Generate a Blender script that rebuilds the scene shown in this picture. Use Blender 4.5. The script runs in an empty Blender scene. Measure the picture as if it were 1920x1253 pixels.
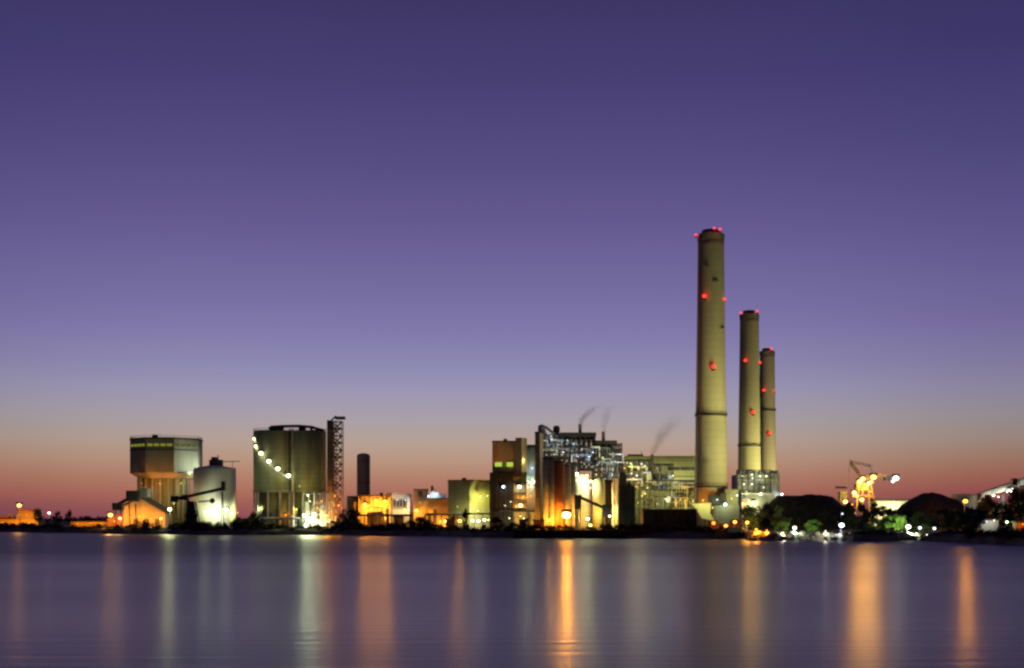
import bpy, bmesh, math, random
from mathutils import Vector, noise as mnoise
R = math.radians
PI = math.pi
sc = bpy.context.scene
COL = sc.collection

# ------------------------------------------------------------------ camera
F = 2475.0            # focal length in pixels of a 1920 px wide frame
HZ = 972.0            # image row of the horizon
EYE = 8.0             # eye height above the water
cam = bpy.data.cameras.new('camera')
co = bpy.data.objects.new('camera', cam)
COL.objects.link(co)
cam.sensor_width = 36.0
cam.lens = 36.0 * F / 1920.0
cam.shift_y = (HZ - 626.5) / 1920.0
cam.clip_start = 0.5
cam.clip_end = 30000
co.location = (0, 0, EYE)
co.rotation_euler = (R(90), 0, 0)
sc.camera = co

# ------------------------------------------------------------------ render
sc.view_settings.view_transform = 'Standard'
sc.view_settings.look = 'None'
sc.view_settings.exposure = 0.0
sc.view_settings.gamma = 1.0
sc.cycles.use_denoising = True
sc.cycles.filter_width = 2.5
sc.cycles.max_bounces = 5
sc.cycles.diffuse_bounces = 2
sc.cycles.glossy_bounces = 3
sc.cycles.transmission_bounces = 2
sc.cycles.caustics_reflective = False
sc.cycles.caustics_refractive = False
sc.cycles.sample_clamp_indirect = 4.0
sc.cycles.volume_step_rate = 1.0

# ------------------------------------------------------------------ world: dusk sky after sunset
def lin(c):
    return tuple(((v / 255) / 12.92 if v <= 10 else ((v / 255 + 0.055) / 1.055) ** 2.4) for v in c)
W = bpy.data.worlds.new('World')
sc.world = W
W.use_nodes = True
nt = W.node_tree
nt.nodes.clear()
out = nt.nodes.new('ShaderNodeOutputWorld')
bg = nt.nodes.new('ShaderNodeBackground')
nt.links.new(bg.outputs[0], out.inputs[0])
tc = nt.nodes.new('ShaderNodeTexCoord')
sep = nt.nodes.new('ShaderNodeSeparateXYZ')
nt.links.new(tc.outputs['Generated'], sep.inputs[0])
def ramp_sky(stops):
    r = nt.nodes.new('ShaderNodeValToRGB')
    el = r.color_ramp.elements
    while len(el) > 1: el.remove(el[-1])
    for i, (y, c) in enumerate(stops):
        t = (HZ - y) / F
        z = t / math.sqrt(1 + t * t) if y is not None else 1
        p = max(0.0, min(1.0, z / 0.5))
        e = el[0] if i == 0 else el.new(p)
        e.position = p
        e.color = (*lin(c), 1)
    r.color_ramp.interpolation = 'LINEAR'
    return r
mul = nt.nodes.new('ShaderNodeMath'); mul.operation = 'MULTIPLY'; mul.inputs[1].default_value = 2.0
nt.links.new(sep.outputs['Z'], mul.inputs[0])
SKY_MID = [(972, (140, 79, 87)), (950, (157, 92, 87)), (925, (172, 111, 93)), (895, (179, 130, 108)), (865, (184, 149, 127)),
           (830, (182, 160, 148)), (790, (170, 160, 166)), (740, (157, 152, 178)), (690, (143, 138, 178)), (620, (129, 121, 170)), (540, (116, 107, 158)),
           (420, (100, 90, 145)), (300, (86, 77, 131)), (150, (72, 63, 115)), (0, (62, 55, 101)), (-300, (50, 46, 86))]
SKY_EDGE = [(972, (92, 56, 80)), (950, (116, 60, 78)), (925, (142, 74, 75)), (895, (152, 96, 82)), (865, (154, 116, 99)),
            (830, (152, 132, 122)), (790, (146, 138, 142)), (740, (137, 131, 156)), (690, (126, 119, 158)), (620, (114, 105, 154)), (540, (104, 95, 147)),
            (420, (89, 81, 135)), (300, (76, 69, 122)), (150, (63, 57, 108)), (0, (54, 50, 96)), (-300, (46, 42, 82))]
ra, rb = ramp_sky(SKY_MID), ramp_sky(SKY_EDGE)
nt.links.new(mul.outputs[0], ra.inputs[0]); nt.links.new(mul.outputs[0], rb.inputs[0])
# the afterglow is strongest where the sun went down (azimuth a little right of +Y)
dot = nt.nodes.new('ShaderNodeVectorMath'); dot.operation = 'DOT_PRODUCT'
nt.links.new(tc.outputs['Generated'], dot.inputs[0])
AZ = R(-3.0)
dot.inputs[1].default_value = (math.sin(AZ), math.cos(AZ), 0)
mr = nt.nodes.new('ShaderNodeMapRange'); mr.interpolation_type = 'SMOOTHSTEP'
mr.inputs['From Min'].default_value = math.cos(R(25)); mr.inputs['From Max'].default_value = math.cos(R(4))
comb = nt.nodes.new('ShaderNodeCombineXYZ')
nt.links.new(sep.outputs['X'], comb.inputs[0]); nt.links.new(sep.outputs['Y'], comb.inputs[1])
nrm = nt.nodes.new('ShaderNodeVectorMath'); nrm.operation = 'NORMALIZE'
nt.links.new(comb.outputs[0], nrm.inputs[0]); nt.links.new(nrm.outputs[0], dot.inputs[0])
nt.links.new(dot.outputs['Value'], mr.inputs['Value'])
mx = nt.nodes.new('ShaderNodeMix'); mx.data_type = 'RGBA'
nt.links.new(mr.outputs[0], mx.inputs['Factor'])
nt.links.new(rb.outputs[0], mx.inputs[6]); nt.links.new(ra.outputs[0], mx.inputs[7])
# the sky opposite the sunset is already night
mb_ = nt.nodes.new('ShaderNodeMapRange'); mb_.interpolation_type = 'SMOOTHSTEP'
mb_.inputs['From Min'].default_value = -.55; mb_.inputs['From Max'].default_value = .55
mb_.inputs['To Min'].default_value = .28; mb_.inputs['To Max'].default_value = 1.0
nt.links.new(sep.outputs['Y'], mb_.inputs['Value'])
mn = nt.nodes.new('ShaderNodeVectorMath'); mn.operation = 'SCALE'
nt.links.new(mx.outputs[2], mn.inputs[0]); nt.links.new(mb_.outputs[0], mn.inputs['Scale'])
nt.links.new(mn.outputs[0], bg.inputs['Color'])
bg.inputs['Strength'].default_value = 1.0

# ------------------------------------------------------------------ materials
_M = {}
def mat(name, col, rough=0.85, var=0.35, scale=0.25, metal=0.0, streak=False, lines=0.0, spec=0.3, ldark=.62):
    if name in _M: return _M[name]
    m = bpy.data.materials.new(name); m.use_nodes = True
    n = m.node_tree; L = n.links
    b = n.nodes['Principled BSDF']
    b.inputs['Roughness'].default_value = rough
    b.inputs['Metallic'].default_value = metal
    b.inputs['Specular IOR Level'].default_value = spec
    g = n.nodes.new('ShaderNodeNewGeometry')
    mp = n.nodes.new('ShaderNodeMapping')
    mp.inputs['Scale'].default_value = (scale, scale, scale * (0.18 if streak else 1))
    L.new(g.outputs['Position'], mp.inputs[0])
    ns = n.nodes.new('ShaderNodeTexNoise'); ns.inputs['Scale'].default_value = 1.0; ns.inputs['Detail'].default_value = 6
    ns.inputs['Roughness'].default_value = 0.65
    L.new(mp.outputs[0], ns.inputs['Vector'])
    rp = n.nodes.new('ShaderNodeValToRGB')
    rp.color_ramp.elements[0].position = 0.3; rp.color_ramp.elements[1].position = 0.7
    rp.color_ramp.elements[0].color = (*[c * (1 - var) for c in col], 1)
    rp.color_ramp.elements[1].color = (*[min(1, c * (1 + var)) for c in col], 1)
    L.new(ns.outputs[0], rp.inputs[0])
    last = rp.outputs[0]
    if lines:
        wv = n.nodes.new('ShaderNodeTexWave'); wv.bands_direction = 'Z'; wv.wave_profile = 'SAW'
        wv.inputs['Scale'].default_value = lines; wv.inputs['Distortion'].default_value = 0.0
        L.new(g.outputs['Position'], wv.inputs['Vector'])
        r2 = n.nodes.new('ShaderNodeValToRGB')
        r2.color_ramp.elements[0].position = 0.0; r2.color_ramp.elements[0].color = (ldark, ldark, ldark, 1)
        r2.color_ramp.elements[1].position = 0.12; r2.color_ramp.elements[1].color = (1, 1, 1, 1)
        L.new(wv.outputs['Fac'], r2.inputs[0])
        mm = n.nodes.new('ShaderNodeMix'); mm.data_type = 'RGBA'; mm.blend_type = 'MULTIPLY'
        mm.inputs['Factor'].default_value = 1.0
        L.new(last, mm.inputs[6]); L.new(r2.outputs[0], mm.inputs[7]); last = mm.outputs[2]
    L.new(last, b.inputs['Base Color'])
    _M[name] = m
    return m
def emit(col, s):
    k = ('e', tuple(round(c, 3) for c in col), round(s, 2))
    if k in _M: return _M[k]
    m = bpy.data.materials.new('lit_lamp_glass'); m.use_nodes = True
    n = m.node_tree; n.nodes.clear()
    o = n.nodes.new('ShaderNodeOutputMaterial'); e = n.nodes.new('ShaderNodeEmission')
    e.inputs[0].default_value = (*col, 1); e.inputs[1].default_value = s
    n.links.new(e.outputs[0], o.inputs[0])
    _M[k] = m
    return m
CONC = mat('weathered_concrete', (.36, .35, .30), .9, .28, .22, streak=True, lines=.09)
CONC_D = mat('dark_concrete', (.20, .20, .17), .9, .3, .25, streak=True)
PALE = mat('pale_painted_concrete', (.62, .63, .58), .8, .16, .2, streak=True)
STEEL = mat('galvanised_steel', (.30, .33, .37), .55, .3, .5, metal=.35)
STEEL_D = mat('dark_steel', (.05, .052, .058), .6, .4, .5, metal=.3)
BLUE = mat('blue_grey_cladding', (.22, .27, .34), .6, .35, .3, streak=True)
TAN = mat('tan_cladding', (.38, .29, .19), .75, .2, .25, streak=True, lines=.22)
BROWN = mat('brown_cladding', (.33, .23, .18), .8, .25, .25, streak=True, lines=.2)
RUST = mat('red_oxide_steel', (.34, .12, .05), .7, .3, .4, streak=True)
OLIVE = mat('olive_cladding', (.30, .30, .17), .8, .2, .2, streak=True, lines=.18)
BLACKC = mat('black_cladding', (.022, .025, .030), .8, .4, .3, streak=True, spec=.15)
DARKC = mat('charcoal_cladding', (.055, .06, .07), .7, .35, .3, streak=True)
GREYC = mat('grey_cladding', (.36, .38, .38), .7, .25, .3, streak=True, lines=.2)
ROOF = mat('bitumen_roof', (.07, .065, .06), .9, .3, .4)
COAL = mat('coal', (.046, .043, .036), .9, .55, .5, spec=.25)
SOIL = mat('site_ground', (.13, .115, .09), .95, .45, .12)
ROCK = mat('shore_rock', (.24, .22, .17), .95, .5, .8)
TIMBER = mat('dark_timber', (.05, .042, .035), .9, .4, .6)
BARK = mat('bark', (.07, .055, .04), .95, .4, 1.5)
WHITEP = mat('white_paint', (.75, .76, .74), .6, .1, .4)
YEL = mat('yellow_crane_paint', (.36, .29, .13), .6, .25, .4)
def leaf(name, c):
    m = mat(name, c, .7, .55, .6)
    return m
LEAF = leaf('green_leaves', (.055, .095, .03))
LEAF_D = leaf('dark_leaves', (.026, .036, .016))  # darker leaf copy for unlit plants; the shade is in the colour
LEAF_L = leaf('lamplit_leaves', (.12, .22, .04))  # brighter leaf copy for lamplit trees; the light is in the colour

O = (1.0, .30, .010)       # sodium
OY = (1.0, .50, .055)
YG = (1.0, .94, .21)       # greenish yellow
GW = (.86, 1.0, .50)       # mercury green white
WW = (1.0, .93, .66)
CW = (.78, .93, 1.0)       # cool white
RED = (1.0, .05, .03)

# ------------------------------------------------------------------ mesh builder
class MB:
    def __init__(s): s.v = []; s.f = []
    def add(s, vs, fs):
        o = len(s.v); s.v += [tuple(v) for v in vs]; s.f += [tuple(i + o for i in f) for f in fs]
    def box(s, x0, x1, y0, y1, z0, z1):
        s.add([(x0, y0, z0), (x1, y0, z0), (x1, y1, z0), (x0, y1, z0), (x0, y0, z1), (x1, y0, z1), (x1, y1, z1), (x0, y1, z1)],
              [(0, 3, 2, 1), (4, 5, 6, 7), (0, 1, 5, 4), (1, 2, 6, 5), (2, 3, 7, 6), (3, 0, 4, 7)])
    def prism(s, pts, z0, z1, z1b=None):
        n = len(pts); area = sum(pts[i][0] * pts[(i + 1) % n][1] - pts[(i + 1) % n][0] * pts[i][1] for i in range(n))
        if area < 0: pts = pts[::-1]
        tops = z1 if isinstance(z1, (list, tuple)) else [z1] * n
        s.add([(x, y, z0) for x, y in pts] + [(p[0], p[1], t) for p, t in zip(pts, tops)],
              [tuple(range(n - 1, -1, -1)), tuple(range(n, 2 * n))] + [(i, (i + 1) % n, n + (i + 1) % n, n + i) for i in range(n)])
    def xz(s, pts, y0, y1):                 # polygon in the x-z plane given a depth
        n = len(pts)
        s.add([(x, y0, z) for x, z in pts] + [(x, y1, z) for x, z in pts],
              [tuple(range(n)), tuple(range(2 * n - 1, n - 1, -1))] + [(i, n + i, n + (i + 1) % n, (i + 1) % n) for i in range(n)])
    def lathe(s, prof, cx=0, cy=0, n=32, a0=0.0):
        k = len(prof); vs = []
        for r, z in prof:
            for i in range(n):
                a = a0 + 2 * PI * i / n
                vs.append((cx + r * math.cos(a), cy + r * math.sin(a), z))
        fs = [(j * n + i, j * n + (i + 1) % n, (j + 1) * n + (i + 1) % n, (j + 1) * n + i) for j in range(k - 1) for i in range(n)]
        fs += [tuple(range(n - 1, -1, -1)), tuple((k - 1) * n + i for i in range(n))]
        s.add(vs, fs)
    def bar(s, a, b, w, n=4, w2=None):
        a, b = Vector(a), Vector(b); d = b - a
        if d.length < 1e-5: return
        d.normalize(); u = d.cross(Vector((0, 0, 1)))
        if u.length < 1e-3: u = Vector((1, 0, 0))
        u.normalize(); v = d.cross(u); vs = []
        for p, r in ((a, w), (b, w if w2 is None else w2)):
            for i in range(n):
                t = 2 * PI * (i + .5) / n; vs.append(p + (u * math.cos(t) + v * math.sin(t)) * r)
        s.add(vs, [tuple(range(n)), tuple(range(2 * n - 1, n - 1, -1))] + [(i, n + i, n + (i + 1) % n, (i + 1) % n) for i in range(n)])
    def path(s, pts, w, n=6):
        for a, b in zip(pts, pts[1:]): s.bar(a, b, w, n)
    def ball(s, c, r, n=8, k=5, sz=1.0):
        prof = [(max(.02 * r, r * math.sin(PI * i / k)), c[2] - r * sz * math.cos(PI * i / k)) for i in range(k + 1)]
        s.lathe(prof, c[0], c[1], n)
    def frame(s, x0, x1, y0, y1, z0, z1, nx, ny, nz, w, diag=True, rnd=None):
        X = [x0 + (x1 - x0) * i / nx for i in range(nx + 1)]; Y = [y0 + (y1 - y0) * i / ny for i in range(ny + 1)]; Z = [z0 + (z1 - z0) * i / nz for i in range(nz + 1)]
        for x in X:
            for y in Y: s.bar((x, y, z0), (x, y, z1), w)
        for z in Z[1:]:
            for y in Y: s.bar((x0, y, z), (x1, y, z), w * .8)
            for x in X: s.bar((x, y0, z), (x, y1, z), w * .8)
        if diag:
            for j in range(nz):
                for i in range(nx):
                    if rnd and rnd.random() < .45: continue
                    a, b = (X[i], X[i + 1]) if (i + j) % 2 else (X[i + 1], X[i])
                    s.bar((a, y0, Z[j]), (b, y0, Z[j + 1]), w * .55)
    def rail(s, pts, h=1.1, w=.07):
        for a, b in zip(pts, pts[1:]):
            a, b = Vector(a), Vector(b); k = max(1, int((b - a).length / 2.2))
            for q in (h, h * .5): s.bar(a + Vector((0, 0, q)), b + Vector((0, 0, q)), w)
            for i in range(k + 1): p = a.lerp(b, i / k); s.bar(p, p + Vector((0, 0, h)), w)
    def build(s, name, m, parent=None, loc=(0, 0, 0), smooth=False):
        me = bpy.data.meshes.new(name); me.from_pydata(s.v, [], s.f); me.update()
        me.materials.append(m)
        if smooth:
            for p in me.polygons: p.use_smooth = len(p.vertices) == 4
        o = bpy.data.objects.new(name, me); COL.objects.link(o)
        o.location = loc
        if parent: o.parent = parent
        return o
def tag(o, label, cat, group=None, kind=None):
    if label: o['label'] = label
    if cat: o['category'] = cat
    if group: o['group'] = group
    if kind: o['kind'] = kind
    return o
GZ = 3.0
LK = 1.2
BULB = 7.0
def beam(parent, loc, col, I, r):            # extra spot added at a lamp to strengthen its streak on the water
    ld = bpy.data.lights.new('added_streak_beam', 'SPOT'); ld.energy = 4 * PI * I * .62; ld.color = (col[0], min(.40, col[1] * .98), min(.03, col[2] * .5)) if col[2] < .2 else col; ld.shadow_soft_size = max(.2, r * .5)
    ld.spot_size = R(110); ld.spot_blend = .5
    lo = bpy.data.objects.new('added_streak_beam', ld); COL.objects.link(lo); lo.parent = parent; lo.location = loc
    lo.rotation_euler = Vector((0, -1, -.06)).to_track_quat('-Z', 'Y').to_euler()
def shade(parent, loc, col, I, r):           # a hooded lamp that throws its light down
    ld = bpy.data.lights.new('hooded_lamp_light', 'SPOT'); ld.energy = 4 * PI * I; ld.color = col; ld.shadow_soft_size = max(.15, r * .35)
    ld.spot_size = R(158); ld.spot_blend = .35
    lo = bpy.data.objects.new('hooded_lamp_light', ld); COL.objects.link(lo); lo.parent = parent; lo.location = loc
    lo.rotation_euler = Vector((0, .25, -1)).to_track_quat('-Z', 'Y').to_euler()
def wash(parent, loc, col, I, r):            # a hooded wall lamp washing the wall behind it
    ld = bpy.data.lights.new('wall_wash_light', 'SPOT'); ld.energy = 4 * PI * I * LK; ld.color = col; ld.shadow_soft_size = max(.15, r * .35)
    ld.spot_size = R(176); ld.spot_blend = .12
    lo = bpy.data.objects.new('wall_wash_light', ld); COL.objects.link(lo); lo.parent = parent; lo.location = loc
    lo.rotation_euler = Vector((0, 1, -.3)).to_track_quat('-Z', 'Y').to_euler()
def glow(parent, loc, col, I, r):
    ld = bpy.data.lights.new('lamp_light', 'POINT'); ld.energy = 4 * PI * I * LK; ld.color = col; ld.shadow_soft_size = max(.15, r * .35)
    lo = bpy.data.objects.new('lamp_light', ld); COL.objects.link(lo); lo.parent = parent; lo.location = loc
class T:                                     # a thing standing at its base, measured in metres at distance Y
    def __init__(s, name, label, cat, px, Y, base=GZ, group=None):
        s.Y = Y; s.px = px; s.base = base; s.s = Y / F
        s.o = bpy.data.objects.new(name, None); COL.objects.link(s.o)
        s.o.empty_display_size = 1
        s.o.location = ((px - 960) * s.s, Y, base)
        tag(s.o, label, cat, group)
    def x(s, px, d=0): return (px - 960) * (s.Y + d) / F - (s.px - 960) * s.s
    def z(s, py, d=0): return EYE - (py - HZ) * (s.Y + d) / F - s.base
    def p(s, px, py, d=0): return (s.x(px, d), d, s.z(py, d))
    def part(s, name, m, mb, parent=None, smooth=False):
        return mb.build(name, m, parent or s.o, smooth=smooth)
    def pbox(s, m, x0, x1, yt, yb=None, d0=0, d1=10):
        m.box(s.x(x0, d0), s.x(x1, d0), d0, d1, 0 if yb is None else s.z(yb, d0), s.z(yt, d0)); return m
    def pprism(s, m, pts, yt, yb=None):
        m.prism([(s.x(a, d), d) for a, d in pts], 0 if yb is None else s.z(yb), s.z(yt)); return m
    def box(s, name, mt, x0, x1, yt, yb=None, d0=0, d1=10, parent=None):
        return s.part(name, mt, s.pbox(MB(), x0, x1, yt, yb, d0, d1), parent)
    def lamp(s, px, py, d, col, I, r=.7, name='wall_lamp', arm=True, out=0):
        x, y, z = s.p(px, py, d)
        h = MB(); h.box(x - r * 1.05, x + r * 1.05, y + r * .2, y + r * .9, z + r * .5, z + r * 1.15)
        if arm: h.bar((x, y + r * .5, z + r * .8), (x, y + r * .5 + 1.2, z + r * 1.3), r * .15)
        ho = s.part(name, STEEL_D, h)
        b = MB(); rb = r * (.55 if name == 'work_lamp' else .8 if r >= .8 else .5); b.ball((x, y, z), rb, 8, 4, .8)
        s.part('bulb', emit(col, BULB if name != 'work_lamp' else 2.4), b, ho)
        (wash if name == 'wall_lamp' else glow)(ho, (x, y - r * 1.0, z - r * .9), col, I, r)
        if out: beam(ho, (x, y - r * 1.3, z), col, out, r)
        return ho
def pole_lamp(px, py, Y, col, I, label, r=.8, base=GZ, arm=1.2, group=None, cat='street lamp', name='street_lamp', out=0, down=False, core=None):
    t = T(name, label, cat, px, Y, base, group)
    H = t.z(py)
    m = MB(); m.bar((0, 1.2, 0), (0, 1.2, H + r), .22, 6, .12); m.bar((0, 1.2, H + r), (0, 0, H + r * 1.1), .1)
    t.part('pole', STEEL_D, m)
    h = MB(); h.box(-r * 1.1, r * 1.1, -r * .6, r * .9, H + r * .62, H + r * 1.2)
    ho = t.part('lamp_head', STEEL_D, h)
    b = MB(); b.ball((0, 0, H), r * .85, 8, 4, .75)
    t.part('bulb', emit(core or col, 14 if core else BULB), b, ho)
    if down: shade(ho, (0, -r * .7, H - r * 1.1), col, I, r)
    else: glow(ho, (0, -r * .7, H - r * 1.1), col, I, r)
    if out: beam(ho, (0, -r * 1.4, H), col, out, r)
    return t
def floodlight(px, Y, target, power, col, label, spread=45, base=GZ, h=4.0, size=2.2, blend=.6):
    t = T('floodlight', label, 'floodlight', px, Y, base)
    m = MB(); m.bar((0, 0, 0), (0, 0, h), .18, 6); t.part('pole', STEEL_D, m)
    hd = MB(); hd.box(-.7, .7, -.45, .45, h, h + .9); ho = t.part('lamp_head', STEEL_D, hd)
    ld = bpy.data.lights.new('flood_beam', 'SPOT'); ld.energy = power; ld.color = col; ld.spot_size = R(spread); ld.spot_blend = blend
    ld.shadow_soft_size = size
    lo = bpy.data.objects.new('flood_beam', ld); COL.objects.link(lo); lo.parent = t.o
    lo.location = (0, 0, h + 1.5)
    d = Vector(target) - (t.o.location + lo.location)
    lo.rotation_euler = d.to_track_quat('-Z', 'Y').to_euler()
    return t
def windows(t, mt, rects, d, name='window', parent=None):
    for x0, x1, y0, y1 in rects:
        m = MB(); t.pbox(m, x0, x1, y0, y1, d - .12, d + .25); t.part(name, mt, m, parent)

# ------------------------------------------------------------------ setting: water, ground
SHORE = [(-2200, 993), (-900, 994), (-250, 995.5), (0, 997.5), (120, 999.5), (200, 1001), (330, 1002.5), (450, 1003.5), (600, 1003.5), (700, 1004.5), (800, 1005.5), (900, 1008),
         (1000, 1009), (1100, 1009), (1200, 1009.5), (1300, 1010.5), (1396, 1011.5), (1402, 1014), (1450, 1015), (1500, 1014), (1560, 1014.5), (1600, 1016), (1660, 1015), (1720, 1013.5),
         (1760, 1016), (1800, 1018), (1850, 1020), (1920, 1023), (2050, 1029), (2400, 1036), (3600, 1046)]
def shore_y(px):
    for (a, ya), (b, yb) in zip(SHORE, SHORE[1:]):
        if a <= px <= b:
            y = ya + (yb - ya) * (px - a) / (b - a); return EYE * F / (y - HZ)
    return 500
w = MB()
w.add([(-9000, -400, 0), (9000, -400, 0), (9000, 900, 0), (-9000, 900, 0)], [(0, 1, 2, 3)])
wm = bpy.data.materials.new('water'); wm.use_nodes = True
n = wm.node_tree; b = n.nodes['Principled BSDF']
b.inputs['Base Color'].default_value = (.075, .075, .062, 1)
b.inputs['IOR'].default_value = 1.42
b.inputs['Roughness'].default_value = .26
g = n.nodes.new('ShaderNodeNewGeometry'); mp = n.nodes.new('ShaderNodeMapping'); mp.inputs['Scale'].default_value = (.05, .50, .2)
n.links.new(g.outputs['Position'], mp.inputs[0])
ns = n.nodes.new('ShaderNodeTexNoise'); ns.inputs['Scale'].default_value = 1.0; ns.inputs['Detail'].default_value = 5
n.links.new(mp.outputs[0], ns.inputs['Vector'])
bp = n.nodes.new('ShaderNodeBump'); bp.inputs['Strength'].default_value = .2; bp.inputs['Distance'].default_value = .5
n.links.new(ns.outputs[0], bp.inputs['Height']); n.links.new(bp.outputs[0], b.inputs['Normal'])
sy = n.nodes.new('ShaderNodeSeparateXYZ'); n.links.new(g.outputs['Position'], sy.inputs[0])
belt = n.nodes.new('ShaderNodeMapRange'); belt.interpolation_type = 'SMOOTHSTEP'   # wind-ruffled belt along the far shore
belt.inputs['From Min'].default_value = 170; belt.inputs['From Max'].default_value = 360
belt.inputs['To Min'].default_value = .302; belt.inputs['To Max'].default_value = .43
n.links.new(sy.outputs['Y'], belt.inputs['Value'])
def wmath(op, a, b_):
    q = n.nodes.new('ShaderNodeMath'); q.operation = op
    for i, v in enumerate((a, b_)):
        if v is None: continue
        if isinstance(v, (int, float)): q.inputs[i].default_value = v
        else: n.links.new(v, q.inputs[i])
    return q.outputs[0]
ph = wmath('ADD', wmath('MULTIPLY', sy.outputs['Y'], .11), wmath('MULTIPLY', sy.outputs['X'], .012))
ph2 = wmath('ADD', wmath('MULTIPLY', sy.outputs['Y'], .043), wmath('MULTIPLY', sy.outputs['X'], -.007))
lanes = wmath('MULTIPLY', wmath('ADD', wmath('SINE', ph, None), wmath('SINE', ph2, None)), .009)
n.links.new(wmath('ADD', belt.outputs[0], lanes), b.inputs['Roughness'])
tag(w.build('water', wm), 'calm bay smoothed by a long exposure, streaked with lamp reflections', 'water', kind='structure')

g = MB(); rows = []
PXS = []
for (a, ya), (bb, yb) in zip(SHORE, SHORE[1:]):
    k = max(1, int((bb - a) / 16)) if -300 <= a < 2100 else 4
    PXS += [a + (bb - a) * i / k for i in range(k)]
PXS.append(SHORE[-1][0])
rg = random.Random(4)
for px in PXS:
    Y0 = shore_y(px) + rg.uniform(-2, 2)
    col = []
    for dY, z in ((-4, -.8), (0, -.02), (3, 1.2), (7, 2.3), (14, GZ), (60, GZ), (400, GZ), (2500, GZ), (14000, GZ)):
        Y = Y0 + dY
        if dY > 100: Y = max(Y, 300 + dY)
        zz = z + (rg.uniform(-.25, .3) if 0 <= dY < 14 else 0)
        col.append(((px - 960) * (Y0 + min(dY, 60)) / F * (1 if dY < 100 else Y / (Y0 + 60)), Y, zz))
    rows.append(col)
K = len(rows[0])
g.add([v for c in rows for v in c], [(i * K + j, (i + 1) * K + j, (i + 1) * K + j + 1, i * K + j + 1) for i in range(len(rows) - 1) for j in range(K - 1)])
gr = tag(g.build('ground', SOIL), 'dark bare ground of the power station site behind the shore', 'ground', kind='structure')

# ------------------------------------------------------------------ chimneys
def chimney(label, px, Y, top, r0, r1, lamps, rings, marks, hood):
    t = T('chimney', label, 'chimney', px, Y)
    H = t.z(top)
    m = MB(); pr = []
    for i in range(25):
        q = i / 24; r = r1 + (r0 - r1) * (1 - q) ** 1.25
        pr.append((r, H * q))
    m.lathe(pr, 0, 0, 56)
    t.part('shaft', mat('chimney_concrete', (.36, .34, .25), .9, .13, .12, streak=True, lines=.09, ldark=.82), m, smooth=True)
    rad = lambda z: r1 + (r0 - r1) * (1 - z / H) ** 1.25
    c = MB(); c.lathe([(r1 + .25, H - 3.2), (r1 + .3, H - .2), (r1 * .9, H + .2)], 0, 0, 48); t.part('rim', CONC_D, c)
    c = MB(); c.lathe([(r1 * .62, H + .15), (r1 * .6, H + hood), (r1 * .52, H + hood + .1)], -r1 * .05, 0, 32); t.part('flue', STEEL_D, c)
    c = MB(); c.lathe([(r1 * .66, H + hood - .8), (r1 * .66, H + hood - .35)], -r1 * .05, 0, 32); t.part('flue_collar', STEEL_D, c)
    for py in rings:
        z = t.z(py); r = rad(z); ov = .5 if py < 900 else .25
        rg_ = MB(); rg_.lathe([(r + .05, z - .7), (r + ov, z - .25), (r + ov, z + .1), (r + .05, z + .1)], 0, 0, 40)
        ro = t.part('balcony', STEEL_D, rg_)
        k = MB(); pts = [((r + ov - .05) * math.cos(2 * PI * i / 28), (r + ov - .05) * math.sin(2 * PI * i / 28), z + .1) for i in range(29)]
        k.rail(pts, 1.2, .06); t.part('railing', STEEL_D, k, ro)
    for px_, py in marks:                      # little service platforms on the shaft
        z = t.z(py); r = rad(z); dx = max(-r * .96, min(r * .98, t.x(px_))); a = math.acos(dx / r)
        k = MB()
        for q in range(-2, 3):
            an = -a + q * .08
            k.bar(((r + .5) * math.cos(an), (r + .5) * math.sin(an), z - .3), ((r + .5) * math.cos(an), (r + .5) * math.sin(an), z + .3), .34)
        t.part('service_platform', CONC_D, k)
    # ladder up the left side
    k = MB(); an = -2.6
    for q in range(0, 40):
        z0, z1 = H * q / 40, H * (q + 1) / 40
        for da in (-.03, .03):
            k.bar(((rad(z0) + .35) * math.cos(an + da), (rad(z0) + .35) * math.sin(an + da), z0), ((rad(z1) + .35) * math.cos(an + da), (rad(z1) + .35) * math.sin(an + da), z1), .09)
    t.part('ladder', STEEL_D, k)
    for px_, py, I, rr in lamps:
        z = t.z(py); r = rad(min(z, H)); dx = t.x(px_)
        if abs(dx) < r * .98: dy = -math.sqrt(r * r - dx * dx) - .7
        else: dy = -.4
        k = MB(); k.bar((dx * .97, dy + .8, z - rr), (dx, dy, z - rr), .18); k.box(dx - rr * .6, dx + rr * .6, dy - rr * .6, dy + rr * .6, z - rr * 1.5, z - rr * .8)
        ho = t.part('warning_lamp', STEEL_D, k)
        bb = MB(); bb.ball((dx, dy, z), rr * .68, 8, 5); glow(ho, (dx, dy - rr * 1.3, z), RED, 9, rr)
        t.part('red_glass', emit((1, .028, .018), min(I, 3.2)), bb, ho)
    return t
chimney('tallest concrete chimney, nearest of the three, lit yellow-green from below', 1333, 620, 440, 8.0, 6.1,
        [(1304.5, 441, 4, .75), (1335, 434, 3, .75), (1346.5, 435, 5, .8), (1317, 559, 3.5, 1.25), (1357.5, 563, 4, .75), (1333, 691, 4.5, 1.25)],
        [779, 912], [(1322, 506), (1338, 533), (1351, 619)], 2.0)
chimney('middle concrete chimney of the three, standing behind the tallest one', 1405, 862, 590, 8.0, 6.1,
        [(1388, 588, 3, .9), (1417, 586, 2.5, 1.1), (1394.5, 678, 3, 1.4), (1425, 680, 2.6, 1.2), (1408.5, 775, 3, 1.4)],
        [836], [(1412, 836)], 2.4)
chimney('shortest looking chimney, farthest right and partly hidden by the middle one', 1438.5, 1047, 659, 7.9, 5.8,
        [(1443, 656, 2.4, 1.3), (1429.5, 733, 2.8, 1.5), (1451, 734, 1.6, 1.0), (1439, 814, 2.8, 1.5)],
        [770], [], 2.2)
cx = lambda px, Y: (px - 960) * Y / F
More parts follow.
